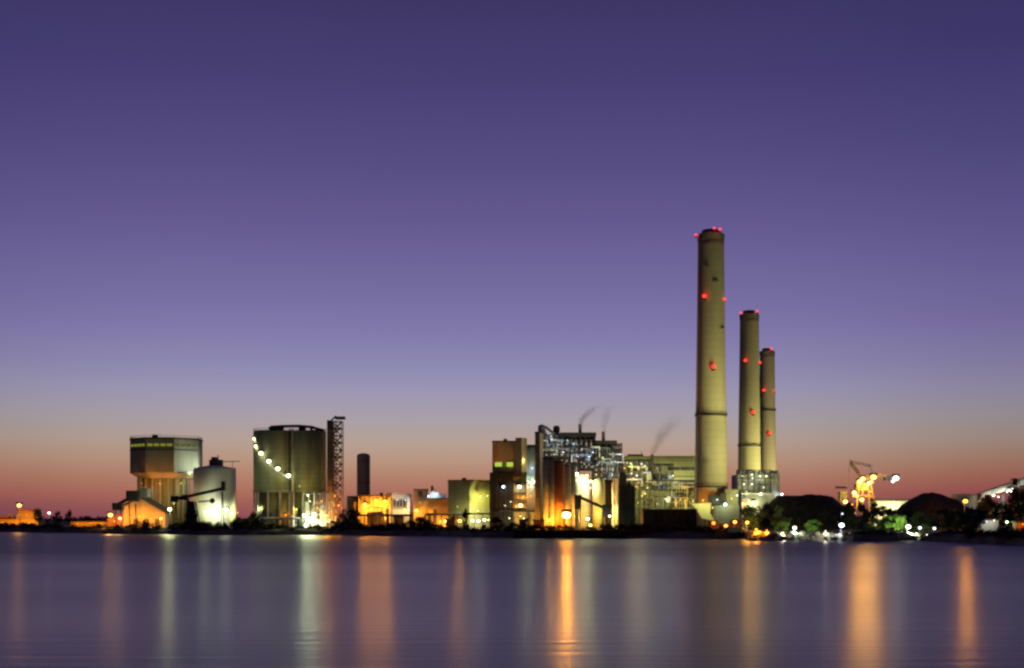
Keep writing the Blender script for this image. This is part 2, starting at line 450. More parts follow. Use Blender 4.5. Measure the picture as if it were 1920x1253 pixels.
CH = (1.0, .90, .32)
floodlight(1506, 570, (cx(1335, 620), 616, 70), 270000, CH, 'tall floodlight mast before the broad coal heap aimed at the tallest chimney', 95, base=GZ, h=9, blend=1.0)
floodlight(1390, 596, (cx(1335, 620), 616, 110), 75000, CH, 'floodlight mast beside the duct house aimed up the tallest chimney', 50, base=GZ, h=23, blend=1.0)
floodlight(1297, 604, (cx(1320, 620), 614, 17), 12000, O, 'low orange floodlight at the left foot of the tallest chimney', 42, h=4)
floodlight(1545, 822, (cx(1406, 862), 858, 75), 430000, CH, 'floodlight behind the coal heap aimed at the middle chimney', 95, h=8, blend=1.0)
floodlight(1372, 790, (cx(1412, 862), 858, 50), 70000, CH, 'dim warm floodlight left of the middle chimney foot', 60, h=8)
floodlight(1555, 990, (cx(1440, 1047), 1043, 75), 420000, (1, .82, .36), 'floodlight far behind the coal heap aimed at the farthest chimney', 90, h=8, blend=1.0)

# ------------------------------------------------------------------ left complex: octagonal bin tower
t = T('bin_tower', 'octagonal bin tower on a narrow round stem, pale green lit right face', 'tower', 312, 740)
def octo(t, cxp, dc, rpx, a0=0.0, n=8):
    r = rpx * t.s
    return [(t.x(cxp, dc) + r * math.cos(a0 + 2 * PI * i / n), dc + r * math.sin(a0 + 2 * PI * i / n)) for i in range(n)]
A0 = R(26)
m = MB(); m.prism(octo(t, 312.5, 21, 69, A0), t.z(886), t.z(823)); t.part('bin', mat('bin_panels', (.21, .20, .18), .8, .22, .2, streak=True), m)
m = MB(); m.prism(octo(t, 312.5, 21, 70, A0), t.z(823), t.z(819.5)); t.part('roof', ROOF, m)
m = MB(); bot = octo(t, 312.5, 21, 52, A0); top = octo(t, 312.5, 21, 69, A0)
m.add([(x, y, t.z(896)) for x, y in bot] + [(x, y, t.z(886)) for x, y in top], [tuple(range(7, -1, -1)), tuple(range(8, 16))] + [(i, (i + 1) % 8, 8 + (i + 1) % 8, 8 + i) for i in range(8)])
t.part('soffit', TAN, m)
m = MB(); m.lathe([(47 * t.s, 0), (47 * t.s, t.z(896))], t.x(309, 21), 21, 24); t.part('stem', mat('stem_concrete', (.14, .13, .065), .9, .35, .25, streak=True), m)
for a in range(10):
    an = R(-170 + a * 17); r = 50 * t.s
    m = MB(); m.bar((t.x(309, 21) + r * math.cos(an), 21 + r * math.sin(an), 0), (t.x(309, 21) + r * math.cos(an), 21 + r * math.sin(an), t.z(894)), .55); t.part('column', CONC_D, m)
m = MB(); t.pbox(m, 285, 293, 815, 820, 14, 18); t.part('roof_vent', STEEL_D, m)
m = MB(); m.bar(t.p(300, 820, 12), t.p(300, 812, 12), .1); t.part('mast', STEEL_D, m)
m = MB(); pts = [(x, y, t.z(819.4)) for x, y in octo(t, 312.5, 21, 69, A0)]; m.rail(pts + pts[:1], 1.2, .07); t.part('roof_railing', STEEL_D, m)
P8 = octo(t, 312.5, 21, 69, A0)
def face_rect(m, i, u0, u1, z0, z1, off=.12, th=.2):
    a, b2 = Vector(P8[i]), Vector(P8[(i + 1) % 8]); d = b2 - a; nn = Vector((d.y, -d.x)).normalized()
    p, q = a.lerp(b2, u0), a.lerp(b2, u1)
    m.prism([tuple(p + nn * off), tuple(q + nn * off), tuple(q - nn * th), tuple(p - nn * th)], z0, z1)
for i in range(8):
    if P8[i][1] + P8[(i + 1) % 8][1] > 44: continue
    for k in range(4):
        m = MB(); face_rect(m, i, .06 + k * .23, .24 + k * .23, t.z(836), t.z(831.5)); t.part('window', emit((.75, .80, .08), .26 if P8[i][0] < 1 else .12), m)
    m = MB(); face_rect(m, i, .0, 1.0, t.z(843.5), t.z(841.5), .25); t.part('ledge', STEEL_D, m)
m = MB(); t.pbox(m, 287, 292, 860, 866, 4, 4.4); t.part('small_window', emit((.6, .65, .06), .16), m)
m = MB(); m.box(t.x(336), t.x(372), -3, 10, t.z(888), t.z(885)); t.part('service_deck', STEEL, m)
t.lamp(356, 889, -3, GW, 120, .6);  t.lamp(270, 918, 0, CW, 70, .9)
t.lamp(300, 907, -5, O, 260, .3); t.lamp(266, 907, -3, O, 240, .3); t.lamp(340, 907, -3, O, 260, .3)
t.lamp(326, 944, -2, YG, 90, .4)

floodlight(401, 748, (cx(362, 748), 748, 34), 34000, (.85, 1, .68), 'added unseen floodlight mast behind the white silo aimed at the octagonal bin', 150, h=30, blend=1.0)  # mast added out of sight to brighten the bin's right face
floodlight(332, 688, (cx(318, 742), 742, 42), 17000, (.92, 1, .42), 'added floodlight before the octagonal tower brightening its bin', 60, h=4, blend=1.0)  # added flood that lifts the middle face of the bin
floodlight(498, 655, (cx(530, 690), 690, 34), 11000, (.95, 1, .52), 'added floodlight before the twin silos brightening their shells', 80, h=3, blend=1.0)  # soft green flood added to tint and lift the silo shells
t = T('storage_silo', 'white round silo floodlit from below beside the octagonal bin tower', 'silo', 403, 705)
m = MB(); m.lathe([(40 * t.s, 0), (40 * t.s, t.z(880)), (37 * t.s, t.z(877)), (10 * t.s, t.z(871))], t.x(402.5, 12), 12, 48); t.part('shell', PALE, m, smooth=True)
m = MB(); t.pbox(m, 392, 414, 862, 874, 8, 14); t.pbox(m, 396, 405, 857, 862, 9, 13); m.bar(t.p(409, 862, 10), t.p(409, 853, 10), .3); t.part('roof_machinery', STEEL_D, m)
m = MB(); m.bar(t.p(414, 866, 11), t.p(450, 865, 11), .28); m.bar(t.p(436, 879, 11), t.p(436, 866, 11), .18); t.part('roof_pipe', STEEL, m)
m = MB(); pts = [(t.x(402.5, 12) + 39.5 * t.s * math.cos(2 * PI * i / 24), 12 + 39.5 * t.s * math.sin(2 * PI * i / 24), t.z(880)) for i in range(25)]; m.rail(pts, 1.2, .07); t.part('railing', STEEL, m)
t.lamp(386, 959, -7, GW, 260, 1.0, out=420); t.lamp(424, 955, -7, (1, 1, .70), 800, 1.1, out=420); t.lamp(406, 962, -8, GW, 300, .9); t.lamp(446, 962, 6, YG, 330, .25)  # last lamp is added, only to light the silo's right edge yellow

t = T('inclined_conveyor', 'dark inclined conveyor rising in front of the white silo', 'conveyor', 372, 675)
m = MB(); m.bar(t.p(322, 938), t.p(420, 916), 1.1); t.part('gallery', STEEL_D, m)
m = MB(); t.pbox(m, 415, 421, 903, 920, -1.2, 1.2); t.part('head_house', STEEL_D, m)
m = MB(); t.pbox(m, 320, 334, 930, 941, -2, 2); t.pbox(m, 342, 352, 928, 938, -2, 2); t.part('drive_house', STEEL_D, m)
m = MB(); m.ball(t.p(398, 939), 1.4); m.bar(t.p(372, 941), t.p(398, 939), .5); t.part('counterweight', STEEL_D, m)
for p_ in (330, 352, 417):
    m = MB(); zt = t.z(938 - (p_ - 322) * .22); m.bar((t.x(p_ - 3), 0, 0), (t.x(p_), 0, zt), .3); m.bar((t.x(p_ + 3), 0, 0), (t.x(p_), 0, zt), .3); t.part('trestle', STEEL_D, m)
m = MB(); m.xz([(t.x(350), 0), (t.x(375), 0), (t.x(366), t.z(940)), (t.x(356), t.z(940))], -3, 3); t.part('hopper', STEEL_D, m)

t = T('transfer_shed', 'orange lit shed with sloping roofs below the octagonal tower', 'shed', 262, 715)
m = MB(); m.xz([(t.x(232), 0), (t.x(310), 0), (t.x(310), t.z(963)), (t.x(262), t.z(934)), (t.x(232), t.z(950))], 0, 14); t.part('walls', TAN, m)
m = MB(); m.xz([(t.x(200), 0), (t.x(232), 0), (t.x(232), t.z(962)), (t.x(200), t.z(972))], 1, 12); t.part('lean_to', RUST, m)
m = MB(); m.xz([(t.x(230), t.z(950)), (t.x(262), t.z(933)), (t.x(312), t.z(963)), (t.x(312), t.z(960)), (t.x(262), t.z(930)), (t.x(230), t.z(947))], -1, 15); t.part('roof', ROOF, m)
for p_ in (250, 270, 290): t.box('door', DARKC, p_, p_ + 9, 973, None, -.25, .1)
t.lamp(243, 968, -7, O, 300, .6); t.lamp(262, 968, -8, O, 330, .6); t.lamp(283, 972, -7, O, 280, .6); t.lamp(214, 978, -6, O, 120, .5); t.lamp(300, 974, -6, OY, 60, .6)
t = T('stepped_conveyor', 'stepped dark conveyor heads left of the octagonal tower', 'conveyor', 228, 700)
m = MB(); t.pbox(m, 210, 228, 943, 957, 0, 5); t.part('lower_house', DARKC, m)
m = MB(); t.pbox(m, 236, 258, 920, 940, 0, 5); t.part('upper_house', DARKC, m)
m = MB(); m.bar(t.p(214, 950, 2), t.p(250, 930, 2), 1.1); t.part('gallery', STEEL_D, m)
for p_ in (216, 226, 242, 254):
    m = MB(); m.bar((t.x(p_), 2, 0), t.p(p_, 945, 2), .35); t.part('leg', STEEL_D, m)
m = MB(); t.pbox(m, 262, 276, 916, 932, 2, 8); t.part('lit_transfer_box', GREYC, m)

# ------------------------------------------------------------------ twin concrete silos with stair lamps
t = T('twin_silo', 'pair of joined concrete silos on columns with a lamp-lit stair', 'silo', 545, 690)
for c, r in ((513, 38), (577, 35)):
    m = MB(); m.lathe([(r * t.s, t.z(921)), (r * t.s, t.z(808)), (r * t.s * .97, t.z(806))], t.x(c, 12), 12, 48); t.part('silo_shell', mat('silo_concrete', (.21, .24, .17), .9, .25, .25, streak=True, lines=.12), m, smooth=True)
    m = MB(); m.lathe([(r * t.s + .35, t.z(923)), (r * t.s + .35, t.z(919))], t.x(c, 12), 12, 48); t.part('ring_beam', CONC_D, m)
    m = MB(); m.lathe([(r * t.s * .86, 0), (r * t.s * .86, t.z(923))], t.x(c, 12), 12, 32); t.part('core_wall', mat('stem_concrete', (.14, .13, .065)), m, smooth=True)
    for k in range(5):
        a = -PI / 2 + (k - 2) * .42; rr_ = r * t.s * .87; m = MB()
        m.bar((t.x(c, 12) + rr_ * math.cos(a), 12 + rr_ * math.sin(a), 0), (t.x(c, 12) + rr_ * math.cos(a), 12 + rr_ * math.sin(a), 8 + (k % 2) * 2), 1.1); t.part('loading_door', DARKC, m)
    for k in range(10):
        a = 2 * PI * k / 10 + .2
        m = MB(); x, y = t.x(c, 12) + r * t.s * .95 * math.cos(a), 12 + r * t.s * .95 * math.sin(a)
        m.bar((x, y, 0), (x, y, t.z(921)), .65); t.part('column', CONC, m)
    m = MB(); pts = [(t.x(c, 12) + r * t.s * math.cos(2 * PI * i / 24), 12 + r * t.s * math.sin(2 * PI * i / 24), t.z(806)) for i in range(25)]; m.rail(pts, 1.2, .07); t.part('roof_railing', STEEL_D, m)
m = MB()
ar = [(505, 806), (507, 801), (530, 799.5), (560, 799), (585, 801), (608, 808)]
ar2 = [(505, 808.5), (530, 802.5), (560, 802), (585, 804), (606, 811)]
m.path([t.p(a, b_, 12) for a, b_ in ar], 1.0, 4)
m.path([t.p(a, 809.5, 12) for a in (505, 608)], .9, 4)
for p_ in (507, 518, 530, 562, 566, 584, 596): m.bar(t.p(p_, 811, 12), t.p(p_, 801 + max(0, (p_ - 585) * .3), 12), .8)
t.part('roof_gallery', DARKC, m)
m = MB(); t.pbox(m, 507, 529, 801, 812, 9, 14); t.pbox(m, 584, 606, 806, 812, 9, 14); t.pbox(m, 561, 571, 802, 812, 9, 14); t.part('gallery_house', DARKC, m)
m = MB(); t.pbox(m, 487, 498, 808, 814, 9, 12); m.xz([(t.x(488), t.z(808)), (t.x(498), t.z(808)), (t.x(493), t.z(803))], 9, 12); t.part('dust_filter', STEEL_D, m)
stair = [(477, 824), (480, 838), (489, 851), (504, 866), (521, 880), (541, 893), (552, 902)]
def on_silo(px, c=513, r=38.4):
    q = max(-.995, min(.995, (px - c) / r)); return 12 - r * t.s * math.sqrt(1 - q * q)
m = MB(); pts = [t.p(a, b_ + 4, on_silo(a) - .6) for a, b_ in stair]
m.path(pts, .45, 4); m.rail(pts, 1.1, .07); t.part('stair', STEEL, m)
for i, (a, b_) in enumerate(stair[:6]):
    t.lamp(a, b_ - 1, on_silo(a) - 2.6 if i > 1 else on_silo(a) - 1.2, (1, .93, .48), 30 if i > 1 else 18, 1.4 if i > 1 else 1.15, 'stair_lamp')
m = MB(); m.bar(t.p(549, 806, 2), t.p(549, 921, 2), .7); t.part('joint_pipe', CONC, m)
for a, b_, c_, I in ((488, 952, GW, 60), (520, 960, O, 110), (536, 966, O, 120), (556, 955, YG, 70), (508, 975, YG, 70), (603, 940, O, 80)): t.lamp(a, b_, 4, c_, I, .5)
t.lamp(562, 912, -7, YG, 90, .3)
t = T('lattice_tower', 'lattice stair tower with an overhanging head, right of the twin silos', 'tower', 627, 684)
m = MB(); m.frame(t.x(615), t.x(640), 0, 7, 0, t.z(790), 2, 1, 15, .3); t.part('frame', mat('brown_steel', (.13, .10, .085), .7, .3, .4), m)
m = MB()
zs = [t.z(790) * i / 15 for i in range(16)]
for i in range(15):
    a, b_ = (t.x(617), t.x(638)) if i % 2 else (t.x(638), t.x(617)); m.bar((a, 2.5, zs[i]), (b_, 2.5, zs[i + 1]), .45)
t.part('stair_flights', mat('brown_steel', (.13, .10, .085)), m)
m = MB()
for i in range(15):
    a, b_ = (t.x(638), t.x(624)) if i % 2 else (t.x(624), t.x(638)); m.bar((a, 6.5, zs[i]), (b_, 6.5, zs[i + 1]), .4); m.box(t.x(624), t.x(640), 1, 6.4, zs[i] - .12, zs[i] + .12)
t.part('landings', mat('brown_steel', (.13, .10, .085)), m)
m = MB(); t.pbox(m, 613, 622, 788, 806, -1, 6); t.part('machine_room', DARKC, m)
m = MB(); t.pbox(m, 628, 646, 781, 786, 0, 4); m.bar(t.p(620, 790, 2), t.p(630, 780, 2), .5); t.part('conveyor_head', DARKC, m)
m = MB(); t.pbox(m, 613, 624, 798, None, 2, 6.8); t.part('bucket_elevator', BROWN, m)
for a, b_, I in ((628, 930, 120), (635, 948, 300), (622, 960, 240)): t.lamp(a, b_, -4, O, I, .55, out=I)
t = T('process_plant', 'brightly lit pipework skid at the right foot of the twin silos', 'plant', 590, 668)
rr = random.Random(8)
m = MB(); m.frame(t.x(568), t.x(622), 0, 8, 0, t.z(926), 5, 1, 4, .22, rnd=rr); t.part('frame', STEEL, m)
for k in range(12):
    a = rr.uniform(568, 620); m = MB(); z = rr.uniform(2, t.z(935)); x1 = t.x(a + rr.uniform(8, 26))
    m.path([(t.x(a), rr.uniform(-1, 3), 0), (t.x(a), 1, z), (x1, 1, z), (x1, 2, z + rr.uniform(-3, 3))], rr.uniform(.18, .45)); t.part('pipe', rr.choice([STEEL, WHITEP, PALE]), m)
for a, w_, yt in ((574, 9, 945), (588, 12, 955), (604, 10, 950)):
    m = MB(); m.lathe([(w_ * t.s / 2, 0), (w_ * t.s / 2, t.z(yt)), (.3, t.z(yt - 3))], t.x(a), 3, 20); t.part('vessel', PALE, m, smooth=True)
for a, b_, c_, I, r in ((577, 929, GW, 300, .9), (581, 940, GW, 120, .6), (570, 966, GW, 500, 1.25), (579, 972, (1, 1, .75), 600, 1.3), (589, 964, GW, 450, 1.2), (600, 979, (1, .95, .45), 500, 1.1), (611, 966, OY, 420, .9), (595, 952, OY, 120, .6), (618, 975, O, 260, .7)):
    t.lamp(a, b_, -4, c_, I * .5, r * .8, out=I * 2.0)

t = T('dark_silo', 'slender brown silo with a rounded top standing alone against the sky', 'silo', 680, 900)
m = MB(); m.lathe([(12.5 * t.s, 0), (12.5 * t.s, t.z(855)), (11 * t.s, t.z(851.5)), (5 * t.s, t.z(849.5))], 0, 5, 32); t.part('shell', mat('pale_brown_shell', (.46, .36, .32), .85, .2, .25, streak=True), m, smooth=True)
m = MB(); m.bar((3.2, -.1, 0), (3.2, -.1, t.z(852)), .35); t.part('ladder', STEEL_D, m)
for z in (.3, .6, .9):
    m = MB(); q = t.z(852) * z; m.lathe([(12.7 * t.s, q - .2), (12.7 * t.s, q + .2)], 0, 5, 32); t.part('hoop', STEEL_D, m)

# ------------------------------------------------------------------ low buildings in the middle
t = T('warehouse', 'orange lit warehouse with three bright wall lamps', 'building', 700, 720)
t.box('wall', TAN, 672, 734, 931, None, 0, 16); t.box('roof', ROOF, 670, 736, 928.5, 931, -.6, 16.6)
for p_ in (690, 702, 714): t.box('door', BROWN, p_, p_ + 7, 962, None, -.25, .1)
for p_ in range(676, 734, 8): t.box('downpipe', STEEL_D, p_, p_ + .8, 931.5, None, -.3, .05)
for a, b_, I, r in ((684, 946, 500, 1.3), (688, 957, 260, .8), (705, 938, 380, 1.0), (722, 940, 460, 1.2), (728, 952, 240, .7), (723, 972, 500, 1.1)): t.lamp(a, b_, -4, (1, .37, .028), I * .95, r * .95, out=I * 3.2)
t.box('roof_hood', ROOF, 676, 690, 925.5, 928.5, 4, 9); t.box('roof_hood', STEEL_D, 712, 717, 924, 928.5, 3, 6); t.box('side_bay', BROWN, 664, 672, 940, None, 2, 14)
m = MB(); m.path([t.p(676, 950, -.8), t.p(730, 950, -.8)], .3); m.path([t.p(676, 954, -.8), t.p(700, 954, -.8), t.p(700, 975, -.8)], .22); t.part('wall_pipe', STEEL, m)
t = T('lean_to_shed', 'low brown shed roof in front of the orange warehouse', 'shed', 706, 706)
t.box('wall', BROWN, 688, 720, 966, None, 0, 6); m = MB(); m.xz([(t.x(686), t.z(966)), (t.x(722), t.z(966)), (t.x(716), t.z(959)), (t.x(690), t.z(961))], -.6, 6.5); t.part('roof', ROOF, m)
t = T('round_tank', 'low olive tank at the left end of the orange warehouse', 'tank', 660, 728)
m = MB(); m.lathe([(12 * t.s, 0), (12 * t.s, t.z(934)), (2, t.z(930))], 0, 5, 28); t.part('shell', OLIVE, m, smooth=True)
m = MB(); pts = [(12 * t.s * math.cos(2 * PI * i / 16), 5 + 12 * t.s * math.sin(2 * PI * i / 16), t.z(934)) for i in range(17)]; m.rail(pts, 1.1, .08); t.part('railing', STEEL_D, m)
t = T('office_block', 'grey office block with white lit fascia beside the orange warehouse', 'building', 752, 712)
t.box('wall', GREYC, 735, 768, 926, None, 0, 12); t.box('fascia', WHITEP, 734, 769, 925, 935, -.5, 0.0); t.box('lower_band', WHITEP, 735, 768, 955, 964, -.4, 0.0)
windows(t, DARKC, [(738 + 6 * k, 742 + 6 * k, 938, 950) for k in range(5)], 0)
t.lamp(745, 938, -6, CW, 18, .4); t.lamp(760, 938, -6, CW, 18, .4); t.lamp(752, 968, -6, CW, 24, .4)
m = MB(); t.pbox(m, 763, 769, 930, 953, -3, -.6); t.part('stair_enclosure', WHITEP, m); t.lamp(766, 955, -5, CW, 16, .4)
t.box('roof_unit', STEEL, 725, 734, 925, 930, 4, 8)
t = T('brick_building', 'narrow brown building with a dark opening under its flat roof', 'building', 788, 704)
t.box('wall', BROWN, 776, 800, 919, None, 0, 10); t.box('roof', ROOF, 775, 801, 917, 919, -.4, 10.4); t.box('opening', DARKC, 784, 792, 922, 932, -.2, .1); t.box('canopy', STEEL, 783, 794, 938, 940, -2, 0.0)
t.box('window', emit((1, .55, .12), .45), 785, 791, 941, 946, -.2, .1)
for a, b_, I, r in ((759, 956, 340, .9), (781, 957, 300, .9), (770, 962, 90, .5)): t.lamp(a, b_, -4, OY, I, r)
t = T('workshop', 'long orange lit workshop wall with dark narrow door', 'building', 820, 690)
t.box('wall', TAN, 800, 842, 936, None, 0, 12); t.box('roof', ROOF, 799, 843, 934, 936, -.5, 12.5); t.box('door', DARKC, 812, 819, 955, None, -.3, .1)
m = MB(); m.xz([(t.x(800), t.z(934)), (t.x(826), t.z(934)), (t.x(820), t.z(922)), (t.x(812), t.z(916)), (t.x(806), t.z(924))], 3, 8); t.part('roof_plant', GREYC, m)
t.box('cooler', STEEL, 820, 836, 926, 934, 4, 8); t.box('exhaust', STEEL_D, 808, 812, 911, 920, 4, 6)
t.lamp(803, 930, 0, CW, 60, .5); t.lamp(817, 926, 1, CW, 45, .4)
t.lamp(812, 984, -9, O, 330, .3); t.lamp(826, 978, -6, O, 220, .8); t.lamp(836, 977, -7, (1, .65, .15), 300, 1.1, out=300); t.lamp(806, 960, -4, O, 110, .4)
t = T('corner_building', 'olive box building with one face floodlit yellow-green', 'building', 878, 668)
m = MB(); t.pprism(m, [(840, 6), (880, 0), (918, 8), (900, 22), (846, 20)], 902); t.part('wall', OLIVE, m)
m = MB(); t.pprism(m, [(839, 5.7), (880, -.5), (919, 7.8), (900, 22.5), (845, 20.5)], 899.5, 902); t.part('roof', RUST, m)
t.box('roof_vent', BROWN, 866, 874, 896, 899.5, 8, 11)
t.lamp(901, 931, -1, YG, 210, .75); t.lamp(914, 930, 2, YG, 70, .5); t.lamp(896, 958, -5, (1, .97, .45), 260, .5); t.lamp(858, 950, -3, YG, 20, .3)
t.lamp(862, 977, -8, (1, .5, .06), 190, 1.15, out=2000); t.lamp(886, 976, -8, WW, 110, .9); t.lamp(897, 977, -8, (1, 1, .85), 110, .9, out=300); t.lamp(908, 975, -8, (1, 1, .8), 110, .9); t.lamp(916, 975, -8, YG, 90, .6)
t = T('service_canopy', 'dark flat canopy over the white lit loading bay', 'canopy', 898, 655)
t.box('deck', ROOF, 872, 922, 962, 965, 0, 6)
for p_ in (874, 889, 905, 920): t.box('post', STEEL_D, p_, p_ + 1, 965, None, 1, 1.4)

rc = random.Random(31)
def small_tank(px, Y, top, wpx, mt, label):
    t = T('small_tank', label, 'tank', px, Y); r = wpx * t.s / 2; H = t.z(top)
    m = MB(); m.lathe([(r, .6), (r, H), (r * .5, H + r * .35), (.1, H + r * .4)], 0, 0, 22); t.part('shell', mt, m, smooth=True)
    m = MB(); m.lathe([(r * 1.1, 0), (r * 1.1, .6)], 0, 0, 18); t.part('plinth', CONC_D, m)
    m = MB(); m.path([(r * .4, -r - .15, .4), (r * .4, -r - .15, H), (r * 1.8, -r - .15, H), (r * 1.8, -r, 0)], .14); t.part('pipe', STEEL, m)
for a in ((727, 702, 955, 8, PALE, 'small pale tank at the right corner of the orange warehouse'), (772, 692, 962, 9, GREYC, 'small grey tank before the narrow brown building'), (806, 676, 966, 8, OLIVE, 'small olive tank before the long orange workshop'), (852, 655, 968, 8, RUST, 'small rust red tank before the olive corner building'),
          (548, 668, 968, 9, PALE, 'small pale tank below the joint of the twin silos'), (498, 668, 972, 10, OLIVE, 'small olive tank below the left one of the twin silos'), (996, 640, 962, 8, GREYC, 'small grey tank between tan block and tall columns')): small_tank(*a)
def pipe_bridge(x0, x1, Y, top, label):
    t = T('pipe_bridge', label, 'pipe', (x0 + x1) / 2, Y)
    n_ = max(2, int((x1 - x0) / 14))
    for i in range(n_ + 1):
        a = x0 + (x1 - x0) * i / n_; m = MB(); m.bar((t.x(a), 0, 0), (t.x(a), 0, t.z(top)), .2); m.bar((t.x(a), 2, 0), (t.x(a), 2, t.z(top)), .2); m.bar((t.x(a), 0, t.z(top)), (t.x(a), 2, t.z(top)), .2); t.part('bent', STEEL_D, m)
    for k in range(4):
        m = MB(); z = t.z(top) + .25 + (k % 2) * .55; m.bar((t.x(x0), .4 + k * .4, z), (t.x(x1), .4 + k * .4, z), .18 + .08 * (k % 3), 7); t.part('pipe', [STEEL_D, STEEL, RUST, STEEL_D][k], m)
pipe_bridge(668, 770, 690, 968, 'low pipe bridge along the front of the orange warehouse')
pipe_bridge(798, 872, 664, 966, 'low pipe bridge before the long orange workshop')
pipe_bridge(472, 562, 664, 974, 'low pipe bridge along the foot of the twin silos')
def utility_shed(x0, x1, Y, top, mt, label):
    t = T('utility_shed', label, 'shed', (x0 + x1) / 2, Y)
    t.box('wall', mt, x0, x1, top, None, 0, 5); m = MB(); m.xz([(t.x(x0 - 1), t.z(top)), (t.x(x1 + 1), t.z(top)), (t.x(x1 + 1), t.z(top - 1)), (t.x(x0 - 1), t.z(top - 3))], -.5, 5.5); t.part('roof', ROOF, m)
    t.box('door', DARKC, x0 + 3, x0 + 7, top + 6, None, -.15, .1)
    t.box('vent', STEEL_D, x1 - 5, x1 - 2, top - 6, top - 1.5, 1, 3)
utility_shed(738, 756, 696, 970, BROWN, 'small brown shed before the grey office block')
utility_shed(784, 800, 682, 972, TAN, 'small tan shed at the left end of the long workshop')
utility_shed(836, 850, 652, 976, DARKC, 'small dark shed left of the white lit loading bay')
utility_shed(444, 470, 676, 975, BROWN, 'small brown shed between white silo and twin silos')
utility_shed(1000, 1020, 618, 977, RUST, 'small red shed at the foot of the tall tan shaft')

# ------------------------------------------------------------------ tall brown boiler house
t = T('boiler_house', 'tall tan block with two glowing green windows above a dark lower block', 'building', 955, 655)
t.box('tower', TAN, 923, 978, 829, None, 0, 18); t.box('parapet', ROOF, 922.5, 978, 826.5, 829, -.3, 18.3)
m = MB(); t.pprism(m, [(966.5, -.6), (978, -1.2), (988, 4), (978, 12)], 821); t.part('stair_shaft', TAN, m)
windows(t, emit((.62, .85, .10), .75), [(928, 941, 867, 875), (950, 962, 867, 875)], 0)
t.box('window', emit((.5, .7, .1), .12), 941.3, 949.7, 868, 875, -.1, .2)
t.box('lower_block', BLACKC, 918, 962, 886, None, -5, 0.0)
for k in range(5): t.box('cladding_rib', STEEL_D, 920 + k * 9, 921 + k * 9, 887, None, -5.3, -4.98)
t.box('annex', TAN, 962, 987, 887, None, -3, 0)
for p_ in (893, 906, 924, 936): t.box('platform', STEEL_D, 963, 987, p_, p_ + 1.2, -5, -3)
m = MB(); m.frame(t.x(963), t.x(987), -5, -3.2, 0, t.z(887), 2, 1, 5, .15); t.part('steel_frame', STEEL_D, m)
t.box('roof_vent', BROWN, 944, 951, 823, 826.5, 6, 9)
m = MB(); t.pbox(m, 962, 987, 953, 957, -8, 0); t.pbox(m, 935, 1010, 957, 960, -8.5, -6); t.part('walkway', STEEL_D, m)
t.lamp(944, 913, -7, CW, 14, .85); t.lamp(974, 913, -6, (1, .95, .6), 60, 1.15); t.lamp(976, 948, -6, (1, .62, .2), 130, 1.3); t.lamp(968, 949, -6, O, 60, .6)
t.lamp(958, 941, -7, WW, 8, .4); t.lamp(947, 948, -7, WW, 6, .35); t.lamp(981, 932, -6, OY, 70, .4); t.lamp(983, 862, 0, YG, 60, .3)
t.lamp(976, 968, -10, OY, 120, .6); t.lamp(982, 972, -10, GW, 70, .5); t.lamp(955, 972, -10, GW, 60, .5)
t = T('steel_tower', 'teal grey steel tower squeezed between tan block and tall columns', 'tower', 996, 662)
t.box('cladding', BLUE, 988, 1004, 838, 905, 2, 10); m = MB(); m.frame(t.x(988), t.x(1005), 0, 2, 0, t.z(836), 2, 1, 8, .2); t.part('frame', STEEL, m)
t.box('roof_deck', STEEL_D, 986, 1005, 834, 838, 0, 10)
t.lamp(992, 904, -2, GW, 190, .75, out=380); t.lamp(1000, 902, -2, GW, 160, .65); t.lamp(998, 878, -2.5, CW, 50, .3); t.box('lower_wall', BROWN, 988, 1004, 915, None, 2, 10)
t.lamp(995, 930, -4, O, 100, .4)

# ------------------------------------------------------------------ tall columns and silos under the steelwork
t = T('column_shaft', 'tallest slim tan shaft left of the blue steelwork', 'tower', 1010, 640)
m = MB(); t.pprism(m, [(1003, 1), (1012, -1.5), (1019, 3), (1010, 8)], 813); t.part('shaft', TAN, m); m = MB(); t.pprism(m, [(1002.5, .8), (1012, -2), (1019.6, 3), (1010, 8.5)], 809.5, 813); t.part('cap', STEEL_D, m)
for k in range(7): t.box('band', STEEL_D, 1003, 1012, 830 + k * 17, 831 + k * 17, -1.9, -1.0)
SIL = [('olive silo beside the tall tan shaft', 1026, 8.5, 858, CONC, 0), ('yellow-orange lit silo, second right of the tall tan shaft', 1037, 8, 860, CONC, -2),
       ('rust red silo lit orange, tallest in the silo row', 1049, 10.5, 866, RUST, -3), ('tan silo right of the rust red silo', 1063, 8, 872, CONC, -1),
       ('olive silo left of the dazzling green-white lamp', 1074, 7, 876, CONC, 1)]
for lb, c, r, yt, mt, d in SIL:
    t = T('cement_silo', lb, 'silo', c, 634)
    m = MB(); m.lathe([(r * t.s, 0), (r * t.s, t.z(yt)), (.5, t.z(yt - 4))], 0, d + 3, 32); t.part('shell', mt, m, smooth=True)
    m = MB(); m.lathe([(r * t.s + .12, t.z(yt) - .6), (r * t.s + .12, t.z(yt) + .05)], 0, d + 3, 32); t.part('rim', STEEL_D, m)
    m = MB(); m.bar((r * t.s * .4, d + 3 - r * t.s - .15, 0), (r * t.s * .4, d + 3 - r * t.s - .15, t.z(yt)), .1); t.part('downpipe', STEEL, m)
t = T('tall_tank', 'pale ribbed tank lit white by a lamp at its top', 'tank', 1094, 642)
m = MB(); m.lathe([(13 * t.s, 0), (13 * t.s, t.z(892)), (.5, t.z(887))], 0, 5, 36); t.part('shell', CONC, m, smooth=True)
